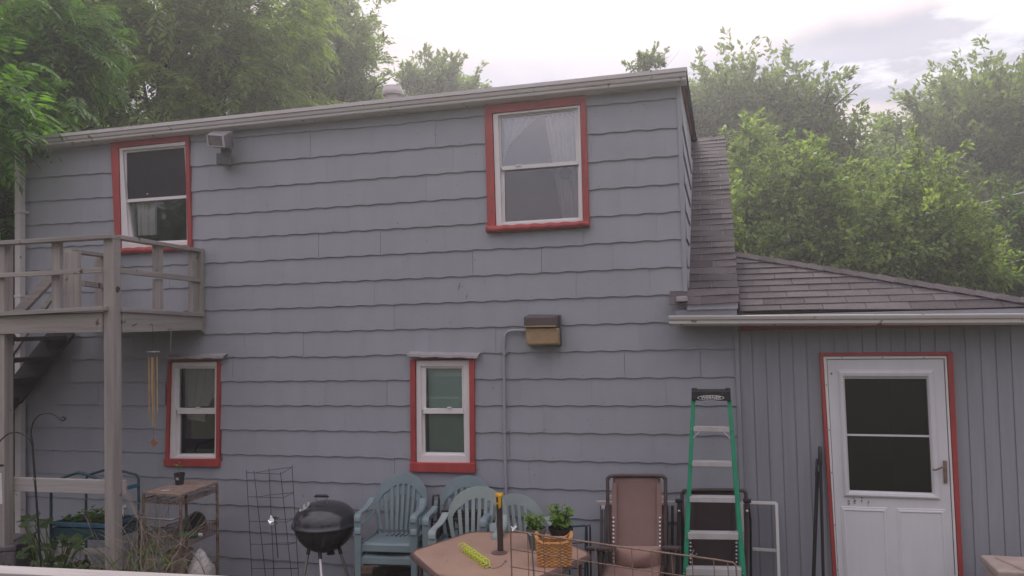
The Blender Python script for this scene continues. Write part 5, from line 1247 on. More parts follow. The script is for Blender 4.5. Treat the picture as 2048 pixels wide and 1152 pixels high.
# ------------------------------------------------------------------ recliners
def recliner(label, Y, ot, lx, rx, ty, by, slx, srx, m1, fr, pil, arms, seat=False, name='reclining_chair'):
    t = thing(name, label, 'reclining chair', (at((lx+rx)/2, 1100, Y).x, Y, GZ), 'zero gravity chairs by the wall')
    Yl = lambda py: Y-.10*(py-ty)/(by-ty)+.06
    Pq = lambda px, py, o=0: at(px, py, Yl(py)+o)
    MB().tube(smooth_path([Pq(lx+5,by), Pq(lx+2,(by+ty)/2+20), Pq(lx,ty+14), Pq(lx+2,ty+5), Pq(lx+9,ty), Pq((lx+rx)/2,ty-1), Pq(rx-9,ty), Pq(rx-2,ty+5), Pq(rx,ty+14), Pq(rx,(by+ty)/2+20), Pq(rx+1,by)], 5), .0135, 8).build('back_frame', fr, t, smooth=True)
    def f(u, v):
        py = ty+2+(by-ty-2)*v; return Pq(slx+(srx-slx)*u, py, .02-.012*math.cos((u-.5)*math.pi)*(1)+.05*math.sin(math.pi*v)*.4*math.sin(math.pi*u))
    MB().grid(f, 12, 20).build('sling', m1, t, smooth=True, solid=.003)
    for a_ in (0, 1):
        q = [Pq((slx if a_ == 0 else srx)+(2.5 if a_ == 0 else -2.5), y_, -.001) for y_ in np.linspace(ty+14, by, 10)]
        MB().ribbon([v+Vector((-.018,0,0)) for v in q], [v+Vector((.018,0,0)) for v in q], .004, n=(0,1,0)).build('edge_band', m1, t)
        zz = []; k_ = 14
        for i in range(k_):
            y_ = ty+(by-ty)*.42+(by-ty)*.56*i/k_ if True else 0
            zz += [Pq(slx+1 if a_ == 0 else srx-1, y_, -.006), Pq(lx+3 if a_ == 0 else rx-3, y_+3.5, -.002)]
            g = zz[-2]; MB().lathe([(.004,-.009),(.010,0),(.004,.009)], g, 8).build('grommet', M['alu'], t)
        MB().tube(zz, .0042, 5).build('lacing', M['print'] if False else M['pole'], t)
    if pil:
        x0, x1, y0, y1 = pil; 
        def g(u, v):
            px = x0+(x1-x0)*u; py = y0+(y1-y0)*v; b = (math.sin(math.pi*u)**.4)*(math.sin(math.pi*v)**.5); return Pq(px, py, -.012-.055*b-.006*math.sin(u*9+v*5)*b)
        MB().grid(g, 20, 14).build('pillow', M['pillow'], t, smooth=True)
        MB().ribbon([Pq(x0+5,y0+1,-.02), Pq((x0+x1)/2,y1-4,-.07), Pq(x1-4,y0+2,-.02)], [Pq(x0+8,y0+1,-.02), Pq((x0+x1)/2,y1-1,-.07), Pq(x1-7,y0+2,-.02)], .003).build('strap', m1, t) if False else None
    for (ax0, ax1, ay) in arms:
        p, q = at(ax0, ay, Y-.05), at(ax1, ay+4, Y-.42)
        MB().tube([p, q], .008, 6).build('arm_bar', fr, t)
        c_ = (p+q)/2; MB().hexa([(min(p.x,q.x)-.02,Y-.42,q.z),(max(p.x,q.x)+.02,Y-.42,q.z),(max(p.x,q.x)+.02,Y-.42,q.z+.028),(min(p.x,q.x)-.02,Y-.42,q.z+.028)], [(min(p.x,q.x)-.02,Y-.05,p.z),(max(p.x,q.x)+.02,Y-.05,p.z),(max(p.x,q.x)+.02,Y-.05,p.z+.028),(min(p.x,q.x)-.02,Y-.05,p.z+.028)]).build('armrest', fr, t, bevel=.009)
        MB().tube([((p.x+q.x)/2,Y-.36,q.z), ((p.x+q.x)/2,Y-.30,GZ)], .012, 8).build('leg', fr, t, smooth=True)
        MB().tube([((p.x+q.x)/2,Y-.10,p.z), ((p.x+q.x)/2,Y-.45,GZ)], .012, 8).build('leg', fr, t, smooth=True)
    if seat:
        def h(u, v): return (at(1212,1130,Y-.06).x*(1-u)+at(1322,1130,Y-.06).x*u, Y-.06-.48*v, at(1270,1128,Y-.06).z-.10*v+.03*math.cos(u*math.pi*2)*0-.03*math.sin(u*math.pi)+.05*v*v)
        MB().grid(h, 10, 10).build('seat', M['pillow'], t, smooth=True, solid=.012)
        for sx in (1210, 1326): MB().tube([(at(sx,1130,Y-.06).x, Y-.02, at(1270,1126,Y).z), (at(sx,1130,Y-.06).x, Y-.55, at(1270,1126,Y).z-.04)], .013, 8).build('seat_frame', fr, t, smooth=True)
    return t
recliner('faded brown zero gravity chair with tan pillow standing between table and ladder', -.62, 0, 1215, 1331, 952, 1152, 1226, 1321, M['sling'], M['zframe'], (1231,1322,1092,1139), ((1193,1213,1099),(1337,1352,1098)), True)
recliner('dark brown folded zero gravity chair directly behind the green ladder', -.26, 0, 1364, 1492, 981, 1175, 1380, 1474, M['sling2'], M['zframe'], (1380,1474,1040,1068) if False else None, (), False)
# bowed dark arms of the folded chair behind the ladder, as a folded stand
for (xa, lab) in ((1357,'dark folded chair arm standing upright left of the green ladder'),(1493,'dark folded chair arm standing upright right of the green ladder')):
    t = thing('folded_stand', lab, 'folded stand', tuple(at(xa,1150,-.34)))
    MB().tube([at(xa-2,1165,-.34), at(xa,1085,-.34), at(xa+1,1003,-.34)], [.014,.016,.014], 8).build('arm_tube', M['zframe'], t, smooth=True)
    MB().tube([at(xa+9,1165,-.32), at(xa+8,1040,-.32), at(xa+3,1003,-.33)], .009, 8).build('link_tube', M['black'], t, smooth=True)
    q = at(xa+1, 1002, -.345); MB().box(q.x-.028, q.x+.03, -.36, -.32, q.z-.012, q.z+.014).build('bracket', M['blackp'], t, bevel=.005)
    q = at(xa+1, 1022, -.365); MB().lathe([(0,-.012),(.012,0),(0,.012)], q, 10).build('rivet', M['alu'], t)
# folded table with pale edge behind the brown recliner
ft_ = thing('folded_table', 'folded table with pale slatted edge and dark legs behind the brown recliner', 'folded table', tuple(at(1270,1150,-.2)))
a_, b_ = at(1193,1005,-.2), at(1352,1006,-.2)
MB().beam(a_, b_, .035, .028).build('edge_board', M['wood_pale'], ft_, bevel=.003)
a2, b2 = at(1216,995,-.16), at(1330,996,-.16); MB().beam(a2, b2, .03, .03).build('edge_board', M['wood_pale'], ft_, bevel=.003)
for px in (1203, 1211, 1334, 1345): MB().beam(at(px,1012,-.19), at(px-1,1165,-.19), .028, .022).build('leg', M['lampgrey'] if px < 1300 else M['pole'], ft_, bevel=.003)
MB().box(at(1218,1100,-.15).x, at(1332,1100,-.15).x, -.16, -.13, GZ, a2.z-.02).build('table_leaf', M['sling'], ft_, bevel=.004)
MB().prism([at(1203,1010,-.225), at(1209,1010,-.225), at(1210,1019,-.225), at(1206,1016,-.225), at(1203,1020,-.225)], (0,.004,0)).build('tag', M['print'], ft_)

# ------------------------------------------------------------------ green ladder
la = thing('step_ladder', 'green and silver step ladder with black top standing at the corner of the wing', 'ladder', tuple(at(1425,1150,-.6)))
def YL(py): return -.42-.40*(py-800)/400
def PL(px, py, o=0): return at(px, py, YL(py)+o)
def lrail(xt, xb, yt, yb, w_, o, mt, nm):
    a, b = PL(xt, yt, o), PL(xb, yb, o); b = a+(b-a)*((GZ-a.z)/(b-a).z)
    d = (b-a).normalized(); s_ = Vector((1,0,0)); nrm_ = Vector((0,1,0))
    mb = MB(); mb.hexa([b-s_*w_/2, b+s_*w_/2, a+s_*w_/2, a-s_*w_/2], [v+nrm_*.008 for v in (b-s_*w_/2, b+s_*w_/2, a+s_*w_/2, a-s_*w_/2)])
    for sg in (-1, 1): e_ = s_*(w_/2-.002)*sg; mb.hexa([b+e_-s_*.002+nrm_*.008, b+e_+s_*.002+nrm_*.008, a+e_+s_*.002+nrm_*.008, a+e_-s_*.002+nrm_*.008], [v+nrm_*.022 for v in (b+e_-s_*.002+nrm_*.008, b+e_+s_*.002+nrm_*.008, a+e_+s_*.002+nrm_*.008, a+e_-s_*.002+nrm_*.008)])
    mb.build(nm, mt, la, bevel=.0015)
    return a, b
lrail(1387, 1370, 799, 1152, .031, 0, M['green'], 'side_rail'); lrail(1458.5, 1488, 799, 1152, .031, 0, M['green'], 'side_rail')
lrail(1386, 1372, 800, 1152, .024, .12, M['green'], 'rear_rail'); lrail(1459, 1483, 800, 1152, .024, .12, M['green'], 'rear_rail')
stp = [(1387,1459,848,862,1386,1458),(1384,1463.5,917.5,932,1383,1463),(1379.5,1470.5,988,1004,1379,1470),(1376,1477,1060,1078,1375,1477),(1372.5,1483,1131,1151,1372,1483),(1368,1490,1206,1228,1368,1490)]
for i, (xl, xr, y0, y1, a, b) in enumerate(stp):
    ym_ = (y0+y1)/2; F0 = PL(xl, y1, -.022); F1 = PL(xr, y1+1.5, -.022); zt_ = PL(xl, y0+6, -.022).z; zt1 = PL(xr, y0+7.5, -.022).z; dp = .085
    mb = MB(); mb.hexa([(F0.x,F0.y,F0.z),(F1.x,F1.y,F1.z),(F1.x,F1.y,zt1),(F0.x,F0.y,zt_)], [(F0.x,F0.y+.003,F0.z),(F1.x,F1.y+.003,F1.z),(F1.x,F1.y+.003,zt1),(F0.x,F0.y+.003,zt_)])
    for k_ in range(6):
        y_ = F0.y+.0035+k_*dp/6; mb.hexa([(F0.x,y_,zt_-.003),(F1.x,y_,zt1-.003),(F1.x,y_,zt1+.0005),(F0.x,y_,zt_+.0005)], [(F0.x,y_+dp/6-.003,zt_-.003),(F1.x,y_+dp/6-.003,zt1-.003),(F1.x,y_+dp/6-.003,zt1+.0005),(F0.x,y_+dp/6-.003,zt_+.0005)])
    mb.build('tread', M['alu'], la)
    for px in (xl-4.5, xr+3.5): MB().lathe([(0,-.003),(.006,0),(0,.003)], PL(px, y1-4, -.002), 8).build('rivet', M['alu'], la)
    if i == 0:
        for sg, px in ((1, xl), (-1, xr)):
            MB().beam(PL(px+sg*13, 862, -.01), PL(px-sg*1, 876, -.006), .006, .018, up=(0,1,0)).build('knee_brace', M['alu'], la)
        for px, w_, mt in ((1410,7,'printd'),(1422,9,'cap'),(1430,3,'print')):
            q = [PL(px-w_/2,860,-.0235),PL(px+w_/2,860,-.0235),PL(px+w_/2,856,-.0235),PL(px-w_/2,856,-.0235)]; MB().add(q, [(0,1,2,3)]).build('sticker', M[mt], la)
cpq = [(1383,782),(1461,781.5),(1462,802),(1383,801)]
a = [at(*p, -.45) for p in cpq]; bb = [v+Vector((0,.16,.0)) for v in a]
lc = MB().hexa([a[3],a[2],a[1],a[0]], [bb[3],bb[2],bb[1],bb[0]]).build('top_cap', M['capblack'], la, bevel=.006)
for sg, px in ((0,1388),(1,1456)):
    v = PL(px, 781, -.02); MB().box(v.x-.02, v.x+.02, v.y, v.y+.14, v.z-.003, v.z+.008).build('cap_ridge', M['capblack'], lc, bevel=.003)
cy_ = -.4522; cm = at(1421.5, 795.5, -.45)
def oval(rx, rz, dy, mt, nm): MB().add([(cm.x+rx*math.cos(t), cy_+dy, cm.z+rz*math.sin(t)) for t in np.linspace(0, 2*math.pi, 33)[:-1]], [tuple(range(32))]).build(nm, mt, lc)
oval(.098, .0195, 0, M['print'], 'oval_badge'); oval(.091, .0155, -.0008, M['printd'], 'oval_badge')
def text(s_, loc, size, mt, parent, rz=0, shear=0, sx=1):
    cu = bpy.data.curves.new('lettering', 'FONT'); cu.body = s_; cu.size = size; cu.align_x = 'CENTER'; cu.align_y = 'CENTER'; cu.shear = shear; cu.extrude = .0003; cu.offset = size*.02
    tmp = bpy.data.objects.new('tmp', cu); COL.objects.link(tmp); bpy.context.view_layer.update()
    me = bpy.data.meshes.new_from_object(tmp.evaluated_get(bpy.context.evaluated_depsgraph_get())); bpy.data.objects.remove(tmp)
    me.name = 'lettering'; me.materials.clear(); me.materials.append(mt); me.transform(Matrix.Diagonal((sx,1,1,1))); me.transform(Matrix.Rotation(R(90), 4, 'X'))
    o0 = Vector(); p_ = parent
    while p_: o0 += p_.location; p_ = p_.parent
    o = bpy.data.objects.new('lettering', me); COL.objects.link(o); o.parent = parent; o.location = Vector(loc)-o0; return o
text('WERNER', (cm.x, cy_-.0018, cm.z), .033, M['print'], lc, shear=.15, sx=1.1)

# ------------------------------------------------------------------ window screens and poles by the door
sc_ = thing('window_screen', 'white framed insect screen leaning on the boards right of the ladder', 'window screen', tuple(at(1520,1150,-.15)))
YW = -.10
q = [at(1483,1004.5,YW), at(1553,1006.5,YW), at(1558.5,1172,YW-.02), at(1490,1172,YW-.02)]
def bar(a, b, w_=.022, nm='frame_bar'): return MB().beam(a, b, .012, w_, up=(0,0,1) if abs((b-a).z) < abs((b-a).x) else (1,0,0)).build(nm, M['white'], sc_, bevel=.002)
bar(q[0], q[1]); bar(q[1], q[2]); bar(q[0], q[3]); bar(at(1505,1098,YW), at(1553,1101,YW))
MB().add([v+Vector((0,.003,0)) for v in q], [(3,2,1,0)]).build('mesh', M['screen'], sc_)
for i, (a, b, r_, lab) in enumerate((((1640,895),(1647,1165),.011,'thick black pole leaning nearest the red door casing'), ((1634,920),(1625,1165),.008,'thin black pole crossing behind at the left of the door'), ((1637,946),(1629,1165),.006,'thinnest dark rod of the three poles by the door'))):
    t = thing('garden_pole', lab, 'pole', tuple(at(b[0], b[1], -.35)))
    A_, B_ = at(*a, -.065), at(*b, -.22); B_ = A_+(B_-A_)*((GZ-A_.z)/(B_-A_).z)
    MB().tube([A_, B_], r_, 10).build('shaft', M['black'], t, smooth=True)
    MB().tube([A_+(A_-B_).normalized()*.012, A_, A_.lerp(B_,.10), A_.lerp(B_,.105)], [r_*.6, r_*1.35, r_*1.35, r_*.9], 10).build('grip', M['blackp'], t, smooth=True)

# ------------------------------------------------------------------ rusty wire fence in front of the table
YF = -2.05
fn = thing('wire_fence', 'rusty wire garden fence panel running before the table to the ladder', 'wire fence', tuple(at(1250,1150,YF)))
def yf(px): return YF+.0*(px-1020)
def PF(px, py, dy=0): return at(px, py, yf(px)+dy)
TR_ = [(1021,1061),(1100,1073),(1250,1095),(1384,1113),(1430,1119),(1471,1129)]
tz = lambda px: np.interp(px, [p[0] for p in TR_], [p[1] for p in TR_])
MB().tube([PF(*p) for p in TR_[:-1]]+[PF(1466,1125), PF(1472,1131), PF(1474,1165)], .0055, 6).build('top_wire', M['rustw'], fn, smooth=True)
for off in (37, 72): MB().tube([PF(px, tz(px)+off+(px-1021)*.012) for px in (1021,1100,1250,1384,1473)], .0036, 5).build('line_wire', M['rustw'], fn)
for px in (1021,1055,1087,1120,1154,1190,1227,1263,1302,1343,1384,1427,1455):
    a = PF(px, tz(px)); b = PF(px+3, 1165); MB().tube([a, b], .0030 if px != 1021 else .0045, 5).build('picket_wire', M['rustw'], fn)
MB().tube([PF(1056,1066,-.01), PF(1063,1072,-.02), PF(1065,1110,-.02), PF(1069,1165,-.02)], .0045, 6).build('end_wire', M['steel'], fn)
MB().tube([PF(1388,1100,-.02), PF(1384,1108,-.02), PF(1390,1113,-.02), PF(1394,1107,-.02)], .004, 6).build('hook_wire', M['steel'], fn)
fo_ = PF(1026,1055,-.02); mb = MB(); mb.add([fo_, fo_+Vector((.02,0,.03)), fo_+Vector((.028,-.005,.01)), fo_+Vector((.0,-.01,-.02)), fo_+Vector((-.012,0,.008))], [(0,1,2),(0,2,3),(0,3,4)]).build('foil_tag', M['foil'], fn)

# ------------------------------------------------------------------ trees
def rnd_unit(n):
    v = RNG.normal(size=(n,3)); return v/np.linalg.norm(v, axis=1, keepdims=True)
def leaves_mesh(name, mt, C, D, Nn, Lg, Wd, parent):
    """one rhombic folded leaf per row: base C, direction D, normal Nn."""
    n = len(C); S_ = np.cross(D, Nn); S_ /= np.linalg.norm(S_, axis=1, keepdims=True)+1e-9; Nn = np.cross(S_, D)
    L_ = Lg[:,None]; W_ = Wd[:,None]
    v = np.stack([C, C+D*L_*.45+S_*W_*.5+Nn*W_*.15, C+D*L_, C+D*L_*.45-S_*W_*.5+Nn*W_*.15], 1).reshape(-1,3)
    o0 = np.array(parent.location if parent else (0,0,0)); v = (v-o0).astype(np.float32)
    me = bpy.data.meshes.new(name); me.vertices.add(n*4); me.vertices.foreach_set('co', v.ravel())
    me.loops.add(n*6); idx = (np.arange(n)[:,None]*4+np.array([0,1,2,0,2,3])).ravel(); me.loops.foreach_set('vertex_index', idx.astype(np.int32))
    me.polygons.add(n*2); me.polygons.foreach_set('loop_start', np.arange(0,n*6,3,dtype=np.int32)); me.polygons.foreach_set('loop_total', np.full(n*2,3,dtype=np.int32))
    me.update(); me.materials.append(mt); o = bpy.data.objects.new(name, me); COL.objects.link(o); o.parent = parent; return o
def limbs(t, base, tips, r0, seed, name='trunk'):
    q = random.Random(seed); mb = MB(); top_ = sum((Vector(x) for x in tips), Vector())/len(tips)
    fork = Vector(base).lerp(Vector((top_.x, top_.y, top_.z)), .45); mid = Vector(base).lerp(fork, .5)+Vector((q.uniform(-.15,.15), q.uniform(-.15,.15), 0))
    tr = smooth_path([Vector(base), mid, fork], 5); mb.tube(tr, [r0*(1.15-.5*i/(len(tr)-1)) for i in range(len(tr))], 10); mb.build(name, M['bark'], t, smooth=True)
    mb = MB()
    for tip in tips:
        tip = Vector(tip); s0_ = tr[-1-q.randint(0,5)]; m1 = s0_.lerp(tip, .4)+Vector((q.uniform(-.3,.3), q.uniform(-.3,.3), q.uniform(0,.4))); pth = smooth_path([s0_, m1, tip], 5); k_ = len(pth)
        mb.tube(pth, [r0*.38*(1-.88*i/(k_-1)) for i in range(k_)], 6)
        for j in range(3):
            a = pth[q.randint(k_//2, k_-2)]; e_ = a+Vector((q.uniform(-1,1), q.uniform(-1,1), q.uniform(-.2,.8)))*(tip-s0_).length*.22; mb.tube([a, a.lerp(e_,.5)+Vector((0,0,.05)), e_], [r0*.10, r0*.07, r0*.03], 5)
    mb.build('limbs', M['bark'], t, smooth=True)
def broad_tree(name, label, blobs, base, mt, leafL, n, r0, seed, group, droop=.35, shoots=True, asp=.5, clump=.34, ntip=14, crowncat='tree'):
    """blobs: list of (center, (rx,ry,rz)); leaves gather in clumps on and in the blobs."""
    global RNG; RNG = np.random.default_rng(seed); t = thing(name, label, crowncat, tuple(base), group)
    vol = np.array([b[1][0]*b[1][1]+b[1][0]*b[1][2] for b in blobs]); vol = vol/vol.sum(); C, D, Nn = [], [], []; tips = []
    for (c, r_), w_ in zip(blobs, vol):
        c, r_ = np.array(c), np.array(r_); ncl = max(8, int(n*w_/70)); u = rnd_unit(ncl); rad = RNG.uniform(.45,1.0,(ncl,1))**.6
        cc_ = c+u*rad*r_*(1+.13*np.sin(u[:,:1]*7+u[:,2:]*9)); tips += [tuple(x) for x in cc_[:max(3,int(ntip*w_))]]
        cs = clump*RNG.uniform(.6,1.5,(ncl,1))
        for j in range(ncl):
            m_ = int(70*RNG.uniform(.6,1.4)); out_ = u[j]*.6+np.array([0,0,.5]); 
            if shoots and RNG.random() < .5:    # elongated shoot
                d0 = out_+RNG.normal(size=3)*.4; d0 /= np.linalg.norm(d0); tt = RNG.uniform(0,1,(m_,1)); p = cc_[j]+d0*(tt*cs[j]*2.6)+RNG.normal(size=(m_,3))*cs[j]*.26*(1.15-tt*.8)
            else:
                p = cc_[j]+RNG.normal(size=(m_,3))*cs[j]*np.array([.62,.62,.42])
            d_ = rnd_unit(m_)*.9+(p-cc_[j])/cs[j]*.5; d_[:,2] -= droop; d_ /= np.linalg.norm(d_,axis=1,keepdims=True)
            nn_ = rnd_unit(m_)*.7+np.array([0,0,1.]); C.append(p); D.append(d_); Nn.append(nn_)
    C, D, Nn = np.concatenate(C), np.concatenate(D), np.concatenate(Nn); k_ = len(C); Lg = leafL*RNG.uniform(.65,1.3,k_)
    leaves_mesh('crown', mt, C, D, Nn, Lg, Lg*asp, t); limbs(t, base, tips, r0, seed); return t
def frond_tree(name, label, blobs, base, mt, flen, n, r0, seed, group, pairs=8, leafw=.30, ntip=12, tipbias=1.0):
    """compound drooping fronds, each with pairs of narrow leaflets."""
    global RNG; RNG = np.random.default_rng(seed); t = thing(name, label, 'tree', tuple(base), group)
    vol = np.array([b[1][0]*b[1][1]+b[1][0]*b[1][2] for b in blobs]); vol = vol/vol.sum(); tips = []; P0, D0 = [], []
    for (c, r_), w_ in zip(blobs, vol):
        c, r_ = np.array(c), np.array(r_); ncl = max(6, int(n*w_/14)); u = rnd_unit(ncl); rad = RNG.uniform(.3,1,(ncl,1))**.6; cc_ = c+u*rad*r_; tips += [tuple(x) for x in cc_[:max(2,int(ntip*w_))]]
        for j in range(ncl):
            m_ = 14; o_ = u[j]*np.array([1,1,.5])+RNG.normal(size=3)*.3; o_ /= np.linalg.norm(o_); tt = RNG.uniform(0,1,(m_,1))
            P0.append(cc_[j]+o_*tt*flen*1.6+RNG.normal(size=(m_,3))*flen*.12); d_ = rnd_unit(m_)*.9+o_*.8+np.array([0,0,.1]); D0.append(d_/np.linalg.norm(d_,axis=1,keepdims=True))
    P0, D0 = np.concatenate(P0), np.concatenate(D0); m_ = len(P0); fl_ = flen*RNG.uniform(.7,1.25,(m_,1)); C, D, Nn, Lg = [], [], [], []
    side_ = np.cross(D0, np.array([0,0,1.])); side_ /= np.linalg.norm(side_,axis=1,keepdims=True)+1e-6; dr = RNG.uniform(.35,.85,(m_,1))
    for i in range(1, pairs+1):
        s_ = i/pairs; p = P0+D0*fl_*s_*(1-.12*s_)-np.array([0,0,1.])*dr*fl_*s_*s_*.75; tang = D0*(1-.24*s_)-np.array([0,0,1.])*dr*2*s_*.75
        tang /= np.linalg.norm(tang,axis=1,keepdims=True)
        for sg in (-1, 1):
            d_ = side_*sg*.85+tang*.55-np.array([0,0,.30]); d_ /= np.linalg.norm(d_,axis=1,keepdims=True); C.append(p); D.append(d_+RNG.normal(size=d_.shape)*.08)
            Nn.append(np.cross(side_, tang)*1.0+RNG.normal(size=d_.shape)*.15+np.array([0,0,.2])); Lg.append((fl_*.34*math.sin(math.pi*(.18+.72*s_))).ravel())
    C.append(p); D.append(tang); Nn.append(np.cross(side_, tang)); Lg.append((fl_*.3).ravel())
    C, D, Nn, Lg = map(np.concatenate, (C, D, Nn, Lg)); D /= np.linalg.norm(D,axis=1,keepdims=True)
    leaves_mesh('crown', mt, C, D, Nn, Lg, Lg*leafw, t); limbs(t, base, tips, r0, seed); return t
def blob(px, py, Y, rpx, rpy, ry=None):
    c = at(px, py, Y); s_ = (c-CAMP).dot(CF)/F; return (tuple(c), (rpx*s_, ry or min(rpx,rpy)*s_, rpy*s_))
def gbase(px, Y): c = at(px, 600, Y); return (c.x, Y, GZ-.3)
GR = 'trees standing around the house'
frond_tree('walnut_tree', 'bright green long leafed tree hanging over the left corner of the roof', [blob(0,70,1.2,105,65), blob(70,130,2.0,95,55), blob(-40,230,.8,90,90), blob(-105,290,-.55,22,70,.2), blob(-90,210,-.4,30,40,.25), blob(-60,430,1.2,50,130), blob(-90,330,1.5,100,190)], (-8.6,2.2,GZ-.2), M['leaf_near'], .46, 3000, .22, 31, GR, 8, .30)
frond_tree('locust_tree', 'large olive green drooping tree filling the sky left of centre behind the roof', [blob(250,40,6.5,230,120), blob(430,60,6.5,150,110), blob(330,190,6.0,170,90), blob(480,180,6.5,80,70), blob(180,180,6.5,120,60), blob(60,30,7,160,90), blob(540,20,7,90,50)], gbase(330,7.5), M['leaf_olive'], .62, 4300, .28, 32, GR, 8, .27)
broad_tree('maple_tree', 'grey green fine leafed tree with ragged right edge just left of the roof flue', [blob(640,90,11,105,85), blob(600,180,11,110,70), blob(700,150,11,60,60), blob(640,20,11.5,70,50), blob(540,200,10.5,70,60), blob(725,200,11,38,30)], gbase(630,11), M['leaf_grey'], .13, 36000, .25, 33, GR, .2, asp=.42, clump=.28)
broad_tree('poplar_tree', 'small rounded hazy tree top poking over the roof right of the flue', [blob(865,185,17,55,48), blob(905,185,17,42,30), blob(835,170,17,26,32), blob(945,178,17,10,14)], gbase(880,17), M['leaf_grey'], .17, 9000, .2, 34, GR, .1, asp=.4, clump=.26, ntip=8)
broad_tree('slender_tree', 'tiny twig top peeking over the upper right end of the roof', [blob(1308,122,11,16,14), blob(1285,137,11,14,6)], gbase(1305,11), M['leaf_grey'], .09, 200, .035, 35, GR, .0, clump=.14, ntip=6)
broad_tree('tall_tree', 'tall hazy grey green trees directly right of the upper storey', [blob(1420,300,17,80,110), blob(1480,240,17,75,75), blob(1545,240,17,50,70), blob(1600,290,17,75,90), blob(1640,210,17,28,42), blob(1670,300,17,35,40), blob(1560,380,17,150,90), blob(1400,210,18,30,40)], gbase(1520,17), M['leaf_mid'], .18, 46000, .35, 36, GR, .3, clump=.42)
broad_tree('distant_tree', 'dense hazy dark tree rising to the top right corner', [blob(1960,270,24,120,90), blob(1900,330,23,120,110), blob(2050,330,22,120,150), blob(1830,350,24,80,80), blob(1800,430,22,120,90), blob(1940,230,24,40,55), blob(2020,210,24,45,45), blob(2060,480,20,120,120), blob(1960,480,20,110,100)], gbase(1950,22), M['leaf_mid'], .22, 70000, .5, 37, GR, .3, clump=.55)
broad_tree('hedge_tree', 'low dark tree filling the gap under the far cloud', [blob(1730,400,26,140,60), blob(1650,420,24,120,70), blob(1770,325,27,60,26), blob(1700,345,25,60,45)], gbase(1730,25), M['leaf_mid'], .27, 22000, .3, 38, GR, .3, clump=.5, shoots=False)
broad_tree('mulberry_tree', 'bright yellow green bushy tree behind the left part of the wing roof', [blob(1560,400,9,90,70), blob(1530,470,8.5,70,70), blob(1620,360,9.5,60,50), blob(1500,520,8,50,50), blob(1640,470,9,90,80), blob(1500,330,10,40,50)], gbase(1580,9), M['leaf_bright'], .115, 34000, .18, 39, GR, .5, clump=.21)
broad_tree('cherry_tree', 'rounded yellow green tree behind the middle of the wing roof', [blob(1800,430,10,90,70), blob(1860,500,9.5,110,80), blob(1760,500,9,110,70), blob(1850,380,10.5,40,60), blob(1700,540,8.5,90,50), blob(1930,540,10,50,55)], gbase(1810,10), M['leaf_bright'], .12, 36000, .2, 40, GR, .5, clump=.23)
broad_tree('shrub_tree', 'shaded green bush at the right picture edge behind the wing roof', [blob(2030,560,12,80,60), blob(1960,600,11,80,50), blob(2080,480,13,70,70)], gbase(2020,12), M['leaf_dark'], .15, 14000, .15, 41, GR, .4, clump=.32)
# trees and a house across the yard, behind the camera: the panes and the grill lid mirror them
proto = broad_tree('yard_tree', 'leafy tree across the yard, first from the left behind the viewer', [((0,-24,6.5),(4.5,3.5,4.2)), ((2,-24,4),(4,3,3)), ((-2.5,-24,4.5),(3.6,3,3))], (0,-24,GZ-.3), M['leaf_dark'], .34, 12000, .3, 50, 'trees across the yard behind the viewer', .3, clump=.6)
proto.location.x = -30
for i, (x, y, s_) in enumerate(((-23,-22,1.05),(-17,-25,.9),(6,-26,1.0),(13,-24,.8),(20,-25,1.1))):
    o = copy_tree(proto); o.location = (x, y+0, GZ-.3); o.scale = (s_,)*3; o.rotation_euler = (0,0,i*1.3); o['label'] = 'leafy tree across the yard, number %s from the left behind the viewer' % ('two','three','four','five','six')[i]
nb = thing('neighbour_house', 'low brown roofed house across the yard mirrored in the upper right window', 'house', (-6,-27,GZ))
MB().box(-12,0,-31,-25,GZ,3.0).build('wall', M['brick'], nb)
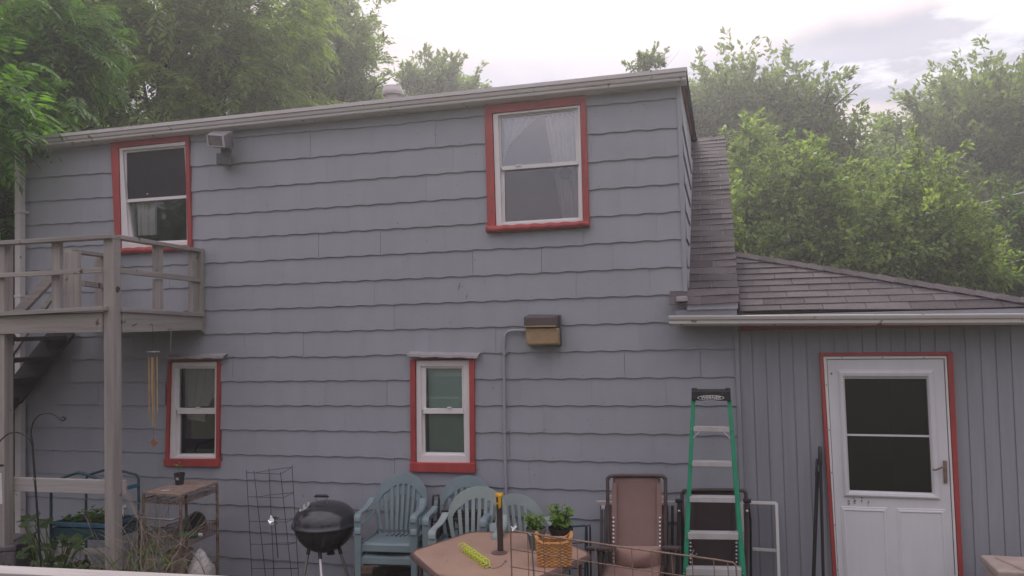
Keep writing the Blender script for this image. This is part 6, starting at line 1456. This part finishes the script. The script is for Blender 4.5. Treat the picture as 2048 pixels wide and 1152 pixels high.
MB().add([(-12.4,-24.6,2.9),(.4,-24.6,2.9),(-2.6,-28,5.0),(-9.4,-28,5.0),(-12.4,-31.4,2.9),(.4,-31.4,2.9)], [(0,1,2,3),(5,4,3,2),(0,3,4),(1,5,2)]).build('roof', M['roof'], nb)

# ------------------------------------------------------------------ power lines and street lamp
for i, (a, b, ya, yb, lab) in enumerate((((1770,446),(2060,377),19,14,'upper pale power line crossing before the right trees'), ((1800,470),(2060,398),19,14,'middle thin power line crossing before the right trees'), ((1840,490),(2060,412),19,14,'lower thin power line crossing before the right trees'), ((1930,575),(2060,547),16,12,'short power line just above the far end of the wing roof'))):
    A_, B_ = at(*a, ya), at(*b, yb); B_ = A_+(B_-A_)*1.3; pts = [A_.lerp(B_, t)-Vector((0,0,.25*4*t*(1-t)*.3)) for t in np.linspace(0,1,12)]
    tag(MB().tube(pts, .018 if i == 0 else .010, 5).build('power_line', M['wire'], None), lab, 'power line', 'power lines at the right')
c = at(2046, 431, 13); sl = thing('street_lamp', 'white street lamp head reaching in at the right picture edge', 'street lamp', (c.x+2.2, 13, GZ))
MB().tube([c+Vector((-.10,0,.02)), c+Vector((-.04,0,.0)), c+Vector((.2,0,.0)), c+Vector((.42,0,.03))], [.02,.07,.085,.04], 12).build('lamp_head', M['lampwhite'], sl, smooth=True)
MB().tube(smooth_path([c+Vector((.4,0,.03)), c+Vector((1.3,0,.0)), Vector((c.x+2.2,13,c.z-.5))], 5), .03, 8).build('arm', M['steel'], sl, smooth=True)
MB().tube([(c.x+2.2,13,GZ-.2),(c.x+2.2,13,c.z-.4)], .07, 10).build('pole', M['steel'], sl, smooth=True)

# ------------------------------------------------------------------ haze in the air
hz_m = bpy.data.materials.new('humid_air'); hz_m.use_nodes = True; t_ = hz_m.node_tree; t_.nodes.clear()
o_ = t_.nodes.new('ShaderNodeOutputMaterial'); v_ = t_.nodes.new('ShaderNodeVolumePrincipled')
v_.inputs['Color'].default_value = (.93,.92,.95,1); v_.inputs['Density'].default_value = .0045; v_.inputs['Anisotropy'].default_value = .65
t_.links.new(v_.outputs[0], o_.inputs['Volume'])
hz_o = MB().box(-45, 45, -36, 36, -1.2, 15).build('haze', hz_m, None, kind='stuff')
